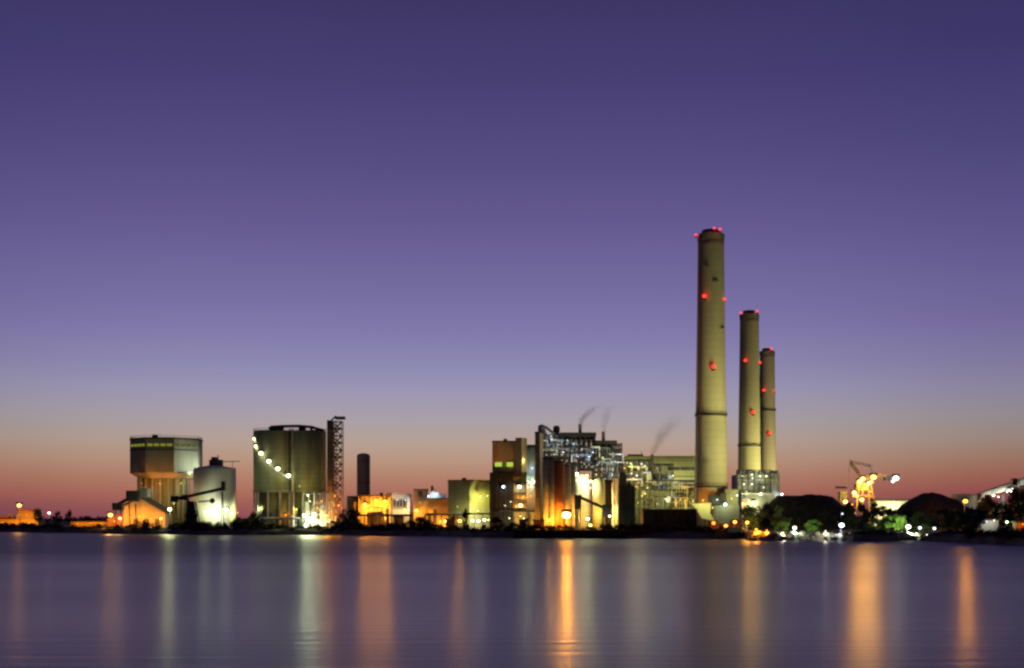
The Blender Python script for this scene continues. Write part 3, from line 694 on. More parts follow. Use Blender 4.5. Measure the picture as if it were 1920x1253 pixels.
for k in range(6):
    m = MB(); a = R(-160 + k * 26); x, y = 13.2 * t.s * math.cos(a), 5 + 13.2 * t.s * math.sin(a); m.bar((x, y, 0), (x, y, t.z(892)), .22); t.part('rib', GREYC, m)
t.lamp(1081, 889, -2.2, (1, 1, .62), 380, 1.2, out=500); t.lamp(1080, 901, -2, (1, 1, .5), 120, .7); t.lamp(1100, 892, -2, YG, 240, .8, out=600); t.lamp(1108, 903, -2, (1, 1, .6), 260, .8); t.lamp(1107, 915, -2, (1, 1, .5), 90, .5)
t = T('olive_tank', 'stout olive tank lit from its left, right of the ribbed tank', 'tank', 1124, 640)
m = MB(); m.lathe([(12.5 * t.s, 0), (12.5 * t.s, t.z(901)), (.5, t.z(895))], 0, 4, 36); t.part('shell', OLIVE, m, smooth=True)
m = MB(); pts = [(12.5 * t.s * math.cos(2 * PI * i / 16), 4 + 12.5 * t.s * math.sin(2 * PI * i / 16), t.z(901)) for i in range(17)]; m.rail(pts, 1.1, .08); t.part('railing', STEEL_D, m)
t.lamp(1110, 958, -5, YG, 200, .6); t.lamp(1120, 962, -5, YG, 190, .6)
pole_lamp(1062, 966, 621, (1, .36, .025), 3600, 'dazzling orange floodlight mast in front of the rust red silo', 2.3, core=(1, .66, .24), out=9500, name='floodlight_mast', cat='floodlight')
pole_lamp(1030, 975, 628, (1, .48, .03), 800, 'yellow-orange lamp at the foot of the orange lit silo', .8)

# blue grey steelwork
t = T('steelwork', 'blue grey steelwork of ducts and platforms towering over the silos', 'plant', 1090, 655)
rs = random.Random(21)
m = MB(); m.frame(t.x(1012), t.x(1060), 0, 24, t.z(868), t.z(815), 5, 3, 5, .3, rnd=rs); m.frame(t.x(1060), t.x(1116), 0, 24, t.z(880), t.z(814), 6, 3, 6, .3, rnd=rs)
m.frame(t.x(1116), t.x(1166), 0, 24, t.z(905), t.z(832), 5, 3, 7, .3, rnd=rs)
t.part('steel_frame', STEEL_D, m)
m = MB()
for a in (1014, 1060, 1088, 1116, 1140, 1166):
    for d in (12, 23): m.bar((t.x(a), d, 0), (t.x(a), d, t.z(865)), .5)
t.part('support_column', STEEL_D, m)
for x0, x1, yt, yb in ((1050, 1118, 811, 819), (1116, 1157, 826, 833)): t.box('roof_deck', STEEL_D, x0, x1, yt, yb, -1, 25)
for i, (x0, x1, yb) in enumerate(((1012, 1060, 857), (1060, 1088, 870), (1088, 1118, 880))): t.box('floor_deck', STEEL_D, x0, x1, yb - 3, yb, -1.5, 24)
m = MB(); m.xz([(t.x(1008), t.z(857)), (t.x(1090), t.z(878)), (t.x(1090), t.z(874)), (t.x(1008), t.z(852))], -2.4, -1.6); t.part('inclined_walkway', STEEL_D, m)
# cyclones and ducts on top
m = MB(); m.lathe([(4.5 * t.s, t.z(815)), (7 * t.s, t.z(806)), (7 * t.s, t.z(798)), (3 * t.s, t.z(795))], t.x(1016), 5, 20); t.part('cyclone', BLUE, m, smooth=True)
m = MB(); m.lathe([(4.5 * t.s, t.z(815)), (6.5 * t.s, t.z(806)), (6 * t.s, t.z(799)), (3 * t.s, t.z(797))], t.x(1044), 5, 20); t.part('cyclone', STEEL_D, m, smooth=True)
for pts, w_, mt in (([(1016, 802), (1030, 830), (1046, 850)], 1.5, BLUE), ([(1022, 800), (1044, 818), (1044, 846)], 1.2, GREYC), ([(1034, 838), (1058, 824), (1078, 838)], 1.5, GREYC),
                    ([(1062, 860), (1070, 836), (1092, 836)], 1.3, BLUE), ([(1098, 866), (1110, 842), (1126, 842)], 1.6, BLUE), ([(1110, 878), (1128, 862), (1140, 868)], 1.4, GREYC),
                    ([(1120, 840), (1136, 850), (1136, 890)], 1.4, BLUE), ([(1148, 836), (1150, 870), (1142, 900)], 1.7, GREYC), ([(1078, 822), (1078, 868)], 1.0, WHITEP), ([(1158, 846), (1158, 900)], 1.1, BLUE)):
    m = MB(); m.path([t.p(a, b_, rs.uniform(1.5, 4)) for a, b_ in pts], w_ * .62, 8)
    for a, b_ in pts[1:-1]: m.ball(t.p(a, b_, 2.5), w_ * .7)
    t.part('duct', mt, m)
for k in range(60):
    x0 = rs.uniform(1012, 1158); y0 = rs.uniform(826, 858) + max(0, x0 - 1060) * .28; q = rs.uniform(2, 7); h_ = rs.uniform(2, 7)
    m = MB(); t.pbox(m, x0, x0 + q, y0, y0 + h_, rs.uniform(.6, 5), rs.uniform(5.5, 9)); t.part('equipment_box', rs.choice([BLUE, GREYC, STEEL, DARKC, DARKC, STEEL_D, BLUE]), m)
for k in range(26):
    x0 = rs.uniform(1014, 1160); y0 = rs.uniform(822, 850) + max(0, x0 - 1060) * .28; L_ = rs.uniform(8, 26)
    m = MB(); d = rs.uniform(-2, 1)
    if rs.random() < .5: m.path([t.p(x0, y0, d), t.p(x0 + L_, y0, d), t.p(x0 + L_, y0 + L_ * .5, d)], rs.uniform(.2, .5))
    else: m.path([t.p(x0, y0, d), t.p(x0, y0 + L_, d)], rs.uniform(.25, .55))
    t.part('pipe', rs.choice([STEEL, GREYC, BLUE, WHITEP]), m)
m = MB()
for yy in (838, 850):
    m.rail([t.p(1014, yy, -1.6), t.p(1112, yy, -1.6)], 1.2, .09); m.bar(t.p(1014, yy, -1.6), t.p(1112, yy, -1.6), .25)
for yy in (850, 862, 876, 890):
    m.rail([t.p(1112, yy, -1.6), t.p(1166, yy, -1.6)], 1.2, .09); m.bar(t.p(1112, yy, -1.6), t.p(1166, yy, -1.6), .25)
t.part('platform_railing', STEEL_D, m)
for px_, yt, yb in ((1088.5, 797, 812), (1132.5, 811, 828)):
    m = MB(); m.lathe([(3.2 * t.s, t.z(yb)), (3.2 * t.s, t.z(yt)), (3.6 * t.s, t.z(yt) + .1), (3.6 * t.s, t.z(yt) + .6)], t.x(px_), 4, 16); t.part('vent_stack', STEEL, m)
SL = [(1033, 818, CW, 30), (1028, 836, CW, 26), (1048, 834, (.85, .95, 1), 34), (1056, 848, WW, 40), (1040, 852, GW, 22), (1070, 846, CW, 26), (1076, 832, CW, 22), (1084, 856, (.85, .9, 1), 34), (1092, 842, CW, 26),
      (1096, 870, GW, 22), (1104, 856, CW, 24), (1112, 848, CW, 22), (1120, 872, CW, 30), (1130, 858, GW, 26), (1136, 880, CW, 28), (1146, 850, CW, 26), (1154, 866, (.85, .88, 1), 30), (1150, 888, CW, 30), (1134, 898, CW, 32), (1162, 852, CW, 18), (1118, 890, YG, 26), (1064, 826, CW, 14)]
for a, b_, c_, I in SL: t.lamp(a, b_, rs.choice([-2.6, -1.8, .2, .6]), c_, I * .85, .42, 'work_lamp')

# dark towers right of the olive tank
t = T('dark_tower', 'black twin headed tower right of the olive tank', 'tower', 1168, 618)
t.box('shaft', DARKC, 1161, 1175, 890, None, 0, 5); m = MB(); m.prism([(t.x(1163), .5), (t.x(1173), .5), (t.x(1173), 4.5), (t.x(1163), 4.5)], t.z(890), t.z(886)); t.part('head', STEEL_D, m)
t.box('lower_shaft', DARKC, 1175, 1190, 911, None, .5, 5.5); m = MB(); m.xz([(t.x(1176), t.z(911)), (t.x(1186), t.z(911)), (t.x(1180), t.z(901))], 1, 5); t.part('lower_head', STEEL_D, m)
m = MB(); m.frame(t.x(1160), t.x(1190), -1, -.2, 0, t.z(912), 3, 1, 6, .14); t.part('bracing', STEEL_D, m)
t = T('dark_leg_tower', 'black narrow tower touching the olive tank', 'tower', 1141, 622)
t.box('shaft', DARKC, 1135, 1147, 902, None, 0, 4); t.box('head', STEEL_D, 1133, 1149, 900, 905, -.5, 4.5)
t = T('pale_riser', 'pale vertical riser pipes between two black towers', 'pipe', 1153, 640)
for a in (1150, 1156):
    m = MB(); m.bar((t.x(a), 0, 0), (t.x(a), 0, t.z(898)), .75, 10); t.part('riser', PALE, m)
m = MB(); m.bar(t.p(1148, 898), t.p(1159, 898), .6, 8); t.part('header', PALE, m)
t.lamp(1154, 955, -4, YG, 130, .3)
t = T('stacking_conveyor', 'black conveyor sloping down right from its tall head house', 'conveyor', 1100, 606)
t.box('head_house', DARKC, 1077, 1090, 928, 955, 0, 4); m = MB(); m.bar(t.p(1086, 932, 2), t.p(1140, 956, 2), 1.0); t.part('gallery', STEEL_D, m)
for a, yy in ((1079, 950), (1088, 950), (1110, 945), (1130, 953)):
    m = MB(); m.bar((t.x(a), 2, 0), t.p(a, yy, 2), .4); t.part('leg', STEEL_D, m)
t.box('tail_house', DARKC, 1130, 1148, 946, 970, 0, 4)

# ------------------------------------------------------------------ middle plant and long olive hall
t = T('turbine_hall', 'long olive turbine hall with one dark window band, behind the tallest chimney', 'building', 1250, 720)
t.box('wall', mat('green_cladding', (.34, .35, .19), .8, .15, .1, streak=True, lines=.2), 1170, 1322, 858, None, 0, 40); t.box('parapet', OLIVE, 1169, 1323, 855, 858, -.4, 40.4)
t.box('window_band', DARKC, 1252, 1306, 876, 882, -.3, .1); t.box('ledge', STEEL_D, 1170, 1320, 893, 894.5, -.6, 0.0)
t.box('roof_house', DARKC, 1178, 1206, 852, 855, 6, 14); m = MB(); m.bar(t.p(1203, 852, 8), t.p(1203, 846, 8), .2); t.part('mast', STEEL_D, m)
for a, b_, I in ((1236, 900, 420), (1268, 902, 480), (1296, 902, 420)): t.lamp(a, b_, -16, (1, .95, .42), I, .4)  # lamps added well off the hall to brighten its wall
for a in range(1215, 1306, 20): t.box('downpipe', OLIVE, a, a + 1, 858.5, None, -.35, 0.0)
t = T('pipe_rack', 'tangled pipe rack with scattered lamps left of the tallest chimney', 'plant', 1240, 650)
rs = random.Random(5)
m = MB(); m.frame(t.x(1172), t.x(1222), 0, 14, 0, t.z(862), 5, 2, 7, .28, rnd=rs); m.frame(t.x(1222), t.x(1262), 0, 14, 0, t.z(870), 4, 2, 6, .28, rnd=rs); m.frame(t.x(1262), t.x(1322), 2, 12, 0, t.z(905), 6, 1, 4, .25, rnd=rs); t.part('frame', STEEL_D, m)
for k in range(30):
    x0 = rs.uniform(1172, 1300); y0 = rs.uniform(872, 940) if x0 < 1250 else rs.uniform(910, 945); q = rs.uniform(5, 14)
    m = MB(); t.pbox(m, x0, x0 + q, y0, y0 + rs.uniform(4, 12), rs.uniform(-1, 3), rs.uniform(4, 8)); t.part('equipment_box', rs.choice([BLUE, STEEL_D, STEEL, STEEL_D, OLIVE, DARKC, DARKC]), m)
for k in range(30):
    x0 = rs.uniform(1172, 1305); y0 = rs.uniform(868, 935) if x0 < 1250 else rs.uniform(905, 940); L_ = rs.uniform(10, 34); d = rs.uniform(-2, 0)
    m = MB()
    if rs.random() < .6: m.path([t.p(x0, y0, d), t.p(x0 + L_, y0, d), t.p(x0 + L_, y0 + L_ * .4, d)], rs.uniform(.2, .5))
    else: m.path([t.p(x0, y0, d), t.p(x0, y0 + L_, d)], rs.uniform(.25, .6))
    t.part('pipe', rs.choice([STEEL, STEEL_D, OLIVE, OLIVE, STEEL_D]), m)
for yt in (900, 918): t.box('deck', STEEL_D, 1215, 1318, yt, yt + 2, -1.5, 8)
m = MB(); m.lathe([(2.9 * t.s, t.z(905)), (2.9 * t.s, t.z(851))], t.x(1225), 5, 14); t.part('vent_stack', OLIVE, m)
m = MB(); m.bar(t.p(1262, 905, -2), t.p(1330, 905, -2), .5, 8); m.bar(t.p(1262, 913, -2), t.p(1330, 913, -2), .35, 8); t.part('header_pipe', STEEL, m)
NL = [(1171, 878, OY, 60, .8), (1176, 868, YG, 40, .6), (1182, 869, GW, 50, .7), (1203, 870, WW, 70, .9), (1209, 874, (1, .9, .8), 40, .7), (1184, 888, (1, .8, .5), 80, .9), (1194, 892, WW, 90, 1.0), (1187, 897, OY, 50, .7), (1197, 905, OY, 40, .6),
      (1214, 915, YG, 60, .7), (1204, 930, YG, 60, .7), (1210, 925, OY, 50, .5), (1196, 943, YG, 50, .5), (1262, 892, (1, 1, .75), 60, .8), (1248, 936, (1, 1, .6), 110, 1.0), (1232, 945, YG, 90, .5), (1270, 943, OY, 70, .5), (1285, 938, O, 60, .5), (1327, 914, WW, 90, .9), (1286, 913, OY, 30, .4), (1300, 940, YG, 90, .5), (1240, 908, CW, 25, .4), (1215, 890, GW, 30, .4), (1232, 878, CW, 20, .35)]
for a, b_, c_, I, r in NL: t.lamp(a, b_, -4, c_, I, r * .8, 'work_lamp')
t = T('coal_shed', 'long black flat roofed shed near the waterfront', 'shed', 1258, 572)
t.box('wall', BLACKC, 1206, 1306, 957, None, 0, 14); t.box('roof', ROOF, 1204, 1308, 954.5, 957, -.5, 14.5)
for a in range(1210, 1306, 12): t.box('rib', STEEL_D, a, a + .8, 957.5, None, -.2, 0.0)
t = T('chute_shed', 'pale green lit chute tapering down behind the black shed', 'chute', 1318, 590)
m = MB(); m.xz([(t.x(1296), t.z(945)), (t.x(1334), t.z(943)), (t.x(1331), t.z(962)), (t.x(1341), t.z(978)), (t.x(1316), t.z(972)), (t.x(1306), t.z(955))], 0, 3); t.part('chute', PALE, m)
for a, yy in ((1304, 953), (1330, 962), (1322, 972)):
    m = MB(); m.bar((t.x(a), 1.5, 0), t.p(a, yy, 1.5), .3); t.part('leg', STEEL_D, m)
t.lamp(1318, 939, -5, YG, 100, .3); t.lamp(1336, 952, -5, YG, 60, .3)
t = T('gas_plant', 'pale duct house crossing the foot of the tallest chimney', 'building', 1348, 606)
t.box('lower_wall', OLIVE, 1338, 1386, 947, None, 0, 8); t.box('tower', OLIVE, 1360, 1384, 918, 947, 2, 8); t.box('cooler', STEEL_D, 1350, 1362, 925, 947, 0, 4)
t.box('upper_frame', STEEL_D, 1330, 1352, 928, 946, -1, 3)
for a, b_, c_, I, r in ((1360, 946, CW, 40, .9), (1382, 929, CW, 30, .6), (1345, 937, GW, 25, .4), (1372, 935, YG, 60, .3)): t.lamp(a, b_, -3.5, c_, I, r)
t = T('precipitator', 'pale box plant with white lamps wrapped round the middle chimney foot', 'building', 1422, 780)
t.box('main_casing', CONC, 1426, 1462, 888, None, 0, 20); t.box('side_casing', GREYC, 1382, 1426, 890, 922, 0, 20); t.box('base', PALE, 1390, 1452, 925, None, -4, 12)
m = MB(); m.frame(t.x(1381), t.x(1444), -3, 0, 0, t.z(882), 6, 1, 5, .28); t.part('frame', STEEL_D, m)
for a, yy in ((1386, 884), (1402, 880), (1414, 884), (1436, 884), (1450, 882)): t.box('casing_top', STEEL, a, a + 9, yy, 892, 1, 10)
for yy in (896, 908, 918): t.box('walkway', STEEL_D, 1382, 1444, yy, yy + 1.2, -4, 0)
t.box('inclined_duct', PALE, 1396, 1436, 926, 934, -7, -4)
for a, b_, I, r in ((1392, 893, 60, .6), (1410, 890, 130, 1.0), (1411, 897, 70, .7), (1425, 893, 120, 1.0), (1437, 893, 120, 1.0), (1395, 908, 110, .9), (1410, 908, 110, .9), (1432, 914, 60, .7), (1424, 900, 30, .4), (1413, 941, 160, 1.1), (1400, 922, 60, .5), (1426, 924, 70, .5)): t.lamp(a, b_, -6.5, (1, 1, .5) if r > .4 else CW, I * .7, r * 1.2, 'work_lamp')
t.lamp(1466, 927, -3, CW, 120, .9)
t = T('pink_tower', 'slim pinkish lit mast house beside the quay end', 'tower', 1396, 560)
t.box('cabin', WHITEP, 1391, 1401, 938, 948, 0, 2.5); m = MB(); m.frame(t.x(1391.5), t.x(1395), .5, 1.3, 0, t.z(948), 1, 1, 8, .1); t.part('mast', PALE, m)
t.lamp(1393, 943, -2, (1, .55, .3), 30, .5)
t.lamp(1399, 944, -2.5, OY, 36, .5)

# ------------------------------------------------------------------ quay and barge
t = T('quay', 'black timber quay along the water in front of the chimneys', 'quay', 1180, 530, base=0)
t.box('deck', TIMBER, 960, 1394, 994, 998, 0, 8)
t.box('fender_wall', TIMBER, 962, 1392, 998, 1011, 1, 7)
for k in range(40):
    a = 964 + k * 10.9; m = MB(); m.bar((t.x(a), .3, -.5), (t.x(a), .3, t.z(994.5)), .35, 6); t.part('pile', TIMBER, m)
t = T('barge', 'black moored barge with a pale lit stern at the quay end', 'barge', 1372, 505, base=0)
m = MB(); m.xz([(t.x(1338), t.z(1000)), (t.x(1396), t.z(998)), (t.x(1396), t.z(1013)), (t.x(1342), t.z(1013))], 0, 6); t.part('hull', DARKC, m)
t.box('stern_plate', PALE, 1396.05, 1399, 992, 1010, 1, 5); t.box('deckhouse', DARKC, 1366, 1386, 989, 999, 2, 5); t.box('coaming', TIMBER, 1340, 1366, 998, 1001, 1, 5)
for a, b_, I, c_ in ((1338, 981, 60, (1, .16, .015)), (1361, 986, 90, (1, .22, .03)), (1378, 979, 60, (1, .30, .04))):
    pole_lamp(a, b_, 528, c_, I, {1338: 'left red-orange dock lamp behind the barge', 1361: 'middle red-orange dock lamp behind the barge', 1378: 'red-orange dock lamp nearest the quay end'}[a], .9)
pole_lamp(1401, 980, 512, (1, .45, .05), 260, 'orange dock lamp standing at the quay end', .8, out=350)
pole_lamp(1438, 995, shore_y(1438) + 6, (1, .30, .02), 190, 'added low orange lamp on the shore, farther from the barge', .3, base=1.6, down=True)  # extra lamp added to spread orange light over the shore
pole_lamp(1418, 993, shore_y(1418) + 6, (1, .30, .02), 260, 'low orange lamp on the shore right of the barge', .5)
t = T('dock_crates', 'rusty stacked dock containers behind the barge', 'container', 1352, 545)
for a, b_, yy in ((1332, 1346, 976), (1350, 1366, 982), (1370, 1388, 975)): t.box('container', RUST, a, b_, yy, None, 0, 3)

# ------------------------------------------------------------------ coal heaps
def heap(name, label, px, Y, rx, ry, prof, seed, mt=COAL):
    t = T(name, label, 'coal heap', px, Y)
    m = MB(); n_, k_ = 72, 14; vs = []
    for j in range(k_ + 1):
        q = j / k_
        for i in range(n_):
            a = 2 * PI * i / n_; x = rx * (1 - q) * math.cos(a); y = ry * (1 - q) * math.sin(a)
            nz = mnoise.noise(Vector((x * .09, y * .09, seed))) * 1.8 + mnoise.noise(Vector((x * .4, y * .4, seed + 9))) * .7
            h_ = prof(q, x)
            vs.append((x, y, max(-.4, h_ + nz * (1 if 0 < q else 0) * min(1, h_ / 3))))
    m.add(vs, [(j * n_ + i, j * n_ + (i + 1) % n_, (j + 1) * n_ + (i + 1) % n_, (j + 1) * n_ + i) for j in range(k_) for i in range(n_)])
    m.build('heap', mt, t.o, smooth=True); return t
heap('coal_heap', 'broad flat topped black coal heap right of the chimneys', 1508, 610, 30, 26, lambda q, x: (lambda u: 15.4 * min(1, u * 1.75) - .6 * max(0, u - .57))(q) if True else 0, 3.3)
heap('coal_heap', 'taller rounded black coal heap left of the orange lamp', 1747, 590, 26, 22, lambda q, x: 17.3 * (1 - (1 - q) ** 1.55) - 0.3, 7.7)

# ------------------------------------------------------------------ ship unloader
t = T('ship_unloader', 'yellow ship unloader with raised boom and many orange lamps', 'crane', 1620, 720)
m = MB()
def truss(m, a, b_, w_, n_=8, r=.22):
    a, b_ = Vector(a), Vector(b_); up = Vector((0, 0, w_)); sd = Vector((0, w_, 0))
    for o_ in (Vector((0, 0, 0)), up, sd, up + sd): m.bar(a + o_, b_ + o_, r)
    for i in range(n_):
        p, q = a.lerp(b_, i / n_), a.lerp(b_, (i + 1) / n_)
        m.bar(p, q + up, r * .7) if i % 2 else m.bar(p + up, q, r * .7); m.bar(p, p + up, r * .7); m.bar(p + sd, q + sd + up, r * .6)
truss(m, t.p(1594, 869), t.p(1622, 905), 1.8); t.part('boom', YEL, m)
m = MB(); truss(m, t.p(1596, 868), t.p(1636, 876), 1.1, 8, .15); m.bar(t.p(1628, 872), t.p(1640, 892), .25); m.bar(t.p(1594, 868), t.p(1588, 915), .12); m.bar(t.p(1592, 872), t.p(1587, 915), .12); t.part('jib', GREYC, m)
m = MB(); truss(m, t.p(1622, 899), t.p(1662, 893), 1.6); t.part('counter_boom', YEL, m)
for a, b_, c_, d_ in ((1612, 908, 1600, 945), (1632, 905, 1648, 948), (1618, 908, 1616, 945), (1628, 905, 1632, 948)):
    m = MB(); m.bar(t.p(a, b_), (t.x(c_), 0, 0), .55); t.part('leg', YEL, m)
t.box('machinery_house', YEL, 1606, 1630, 906, 920, 0, 6); t.box('cab', GREYC, 1630, 1638, 900, 907, 0, 3)
t.box('portal_beam', YEL, 1598, 1636, 928, 933, 0, 5); t.box('hopper', OLIVE, 1575, 1588, 922, 940, 0, 5); t.box('hopper_head', STEEL_D, 1570, 1590, 912, 916, 0, 5)
t.box('grab_house', STEEL_D, 1660, 1670, 893, 901, 0, 4); m = MB(); m.bar(t.p(1668, 897, 2), t.p(1692, 896, 2), .35); t.part('boom_tip', STEEL, m)
for a, b_, c_, I, r in ((1612, 904, (1, .52, .1), 420, 1.5), (1618, 898, (1, .52, .1), 380, 1.4), (1638, 895, (1, .48, .08), 520, 1.7), (1629, 906, (1, .8, .4), 160, .9), (1602, 924, (1, .60, .15), 420, 1.3), (1607, 930, (1, .55, .12), 160, .8), (1616, 937, (1, .52, .1), 300, 1.2), (1585, 941, (1, .5, .1), 360, 1.3), (1597, 946, O, 160, .7), (1622, 916, OY, 140, .6), (1632, 922, OY, 110, .5)):
    t.lamp(a, b_, -3.5, c_, I * .42, r * 1.15, 'crane_lamp', out=I * 4.2)
t.lamp(1680, 897, -3, (1, 1, .85), 160, 1.9, 'crane_lamp'); t.lamp(1674, 903, -2, (1, 1, .8), 60, .9, 'crane_lamp')
t = T('long_shed', 'low pale yellow lit shed between crane and rounded heap', 'shed', 1670, 730)
t.box('wall', PALE, 1638, 1704, 939, None, 0, 10); t.box('roof', ROOF, 1636, 1706, 935.5, 939, -.5, 10.5)
for a in range(1644, 1704, 9): t.box('rib', GREYC, a, a + .8, 939.5, None, -.2, 0)
for a in (1644, 1662, 1682, 1700): t.lamp(a, 956, -6, (1, .82, .36), 260, .3)

# ------------------------------------------------------------------ right edge conveyor and buildings
t = T('conveyor_gallery', 'pale grey conveyor gallery climbing out of frame on the right', 'conveyor', 1890, 600)
m = MB(); m.xz([(t.x(1840), t.z(926)), (t.x(2010), t.z(868)), (t.x(2010), t.z(882)), (t.x(1840), t.z(934))], 0, 5); t.part('gallery', GREYC, m)
m = MB(); m.xz([(t.x(1838), t.z(925.5)), (t.x(2012), t.z(866)), (t.x(2012), t.z(868)), (t.x(1838), t.z(927.5))], -.4, 5.4); t.part('roof', GREYC, m)
t.box('end_tower', GREYC, 2010, 2040, 864, None, -1, 7); t.box('transfer_house', GREYC, 1794, 1840, 926, None, 1, 8); t.box('vent_house', STEEL_D, 1899, 1908, 897, 910, -1, 2)
for a in (1860, 1884, 1920, 1960):
    m = MB(); zt = t.z(931 - (a - 1840) * .32); m.bar((t.x(a - 4), 2, 0), (t.x(a), 2, zt), .4); m.bar((t.x(a + 4), 2, 0), (t.x(a), 2, zt), .4); t.part('trestle', STEEL_D, m)
t.lamp(1897, 919, -4, (1, 1, .75), 330, 1.5); t.lamp(1890, 922, -4, (1, 1, .7), 120, .9); t.lamp(1863, 929, -3, (1, .6, .35), 60, .8); t.lamp(1872, 932, -3, WW, 60, .6)
pole_lamp(1810, 940, 560, (1, .36, .035), 200, out=2600, label= 'single orange lamp right of the rounded heap', r=1.2)
t = T('boat_house', 'low white lit hut among the dark trees on the right', 'hut', 1852, 520)
t.box('wall', WHITEP, 1840, 1872, 976, None, 0, 4); t.box('roof', ROOF, 1838, 1874, 973, 976, -.5, 4.5); t.lamp(1864, 976, -2.5, WW, 12, .4); t.lamp(1850, 978, -2.5, (1, .9, .85), 6, .3)
t = T('red_hut', 'orange-red lit hut at the right frame edge', 'hut', 1916, 500)
t.box('wall', RUST, 1908, 1950, 980, None, 0, 5); t.box('roof', ROOF, 1906, 1952, 977, 980, -.5, 5.5); t.lamp(1918, 983, -2, O, 22, .4)
pole_lamp(1888, 979, 505, (.6, 1, .5), 30, 'faint green lamp among the dark trees on the right', .6)

# ------------------------------------------------------------------ far left
t = T('waterside_works', 'low orange lit works building at the left frame edge', 'building', 40, 840)
t.box('wall', TAN, -30, 72, 974, None, 0, 12); m = MB(); m.xz([(t.x(28), t.z(974)), (t.x(72), t.z(974)), (t.x(66), t.z(958)), (t.x(32), t.z(958))], 2, 10); t.part('upper_hall', TAN, m); t.box('roof', RUST, 30, 68, 955.5, 958, 1, 11)
t.box('chimney', BROWN, 16, 23, 963, 974, 3, 5); t.box('annex', RUST, -20, 20, 968, 974, 3, 8)
for a in (4, 24, 46, 62): t.lamp(a, 980, -7, O, 130, .4)
for a in (36, 50, 62): t.lamp(a, 966, -5, O, 60, .35)
pole_lamp(36, 948, 820, (1, .45, .08), 420, 'tall lamp above the low orange works at the left edge', 1.6, out=300)
pole_lamp(92, 962, 860, (1, .5, .4), 120, 'faint pink lamp among dark trees at the left', 1.1)
t = T('long_wall', 'long low orange lit wall left of the octagonal tower', 'wall', 165, 800)
t.box('wall', TAN, 132, 200, 979, None, 0, 3); t.box('coping', ROOF, 131, 201, 977.5, 979, -.3, 3.3)
for a in (145, 170, 190): t.lamp(a, 982, -5, O, 110, .35)
pole_lamp(207, 966, 706, (1, .45, .08), 420, 'bright orange lamp left of the sloping roofed shed', 1.5, out=150)
pole_lamp(225, 972, 700, (1, .6, .22), 260, 'second orange lamp, right beside the brightest one near the shed', .9)
pole_lamp(318, 955, 690, (.95, 1, .45), 300, out=1050, label= 'bright yellow-green lamp in front of the tower stem', r=1.25)
pole_lamp(448, 982, 690, (1, .75, .3), 60, 'small yellow lamp low between the two silo groups', .9)
pole_lamp(302, 972, 690, OY, 60, 'small yellow lamp below the sloping roofed shed', .8)
pole_lamp(1102, 973, 600, WW, 120, 'white lamp under the sloping black conveyor', .9)
pole_lamp(1107, 985, 590, YG, 90, 'low yellow lamp on the bank under the black conveyor', .7)
pole_lamp(1143, 968, 600, WW, 50, 'small lamp at the foot of the narrow black tower', .6)
pole_lamp(1490, 990, shore_y(1490) + 7, (.85, 1, .8), 220, 'white shore lamp below the broad coal heap', .8, base=1.6, down=True)
pole_lamp(1578, 985, shore_y(1578) + 7, CW, 260, 'brightest white shore lamp, between the two coal heaps', 1.1, base=1.6, down=True)
pole_lamp(1578, 963, 560, CW, 14, 'dim lamp among trees above the brightest shore lamp', .7)
pole_lamp(1703, 988, shore_y(1703) + 9, (.84, 1, .74), 800, 'white shore lamp lighting a bright green tree', 1.1, base=1.6, down=True)
pole_lamp(1725, 990, 500, CW, 14, 'small dim lamp right of the bright green tree', .6)
pole_lamp(1752, 991, 500, CW, 12, 'small dim lamp farthest right along the lit shore', .6)
pole_lamp(1548, 996, shore_y(1548) + 4, WW, 60, 'added low lamp on the pale rocks under the broad coal heap', .22, base=1.6)  # added to light the bank face from the water side
pole_lamp(1468, 999, shore_y(1468) + 4, WW, 50, 'added low lamp on the pale rocks left of the white shore lamp', .22, base=1.6)  # added like the one above, brightens the rocks
pole_lamp(1694, 1001, shore_y(1694) + 6, (1, 1, .7), 90, 'added low lamp on the rocks under the bright green tree', .22, base=1.6)  # added fill for the rocks below the tree
pole_lamp(1738, 1003, shore_y(1738) + 4, (1, 1, .55), 60, 'added low lamp on the rocks right of the bright green tree', .22, base=1.5)  # added fill for the rocks farther right
for a, b_, tp, lb in ((1697, 1683, 975, 'added low uplight at the foot of the bright green tree'), (1483, 1468, 986, 'added low uplight beside the bright green bush like tree'), (1540, 1524, 984, 'added low uplight beside the dull green low tree'), (1655, 1664, 978, 'added low uplight under the green tree left of the brightest one')):  # uplights added to make the shore trees look lit
    Yb = shore_y(a) + 9
    floodlight(a, Yb, (cx(b_, Yb + 16), Yb + 16, EYE - (tp - HZ) * (Yb + 16) / F), {1697: 16000, 1483: 13000, 1540: 11000, 1655: 11000}[a], (.86, 1, .55), lb, 80, base=2.0, h=.5, size=.4)
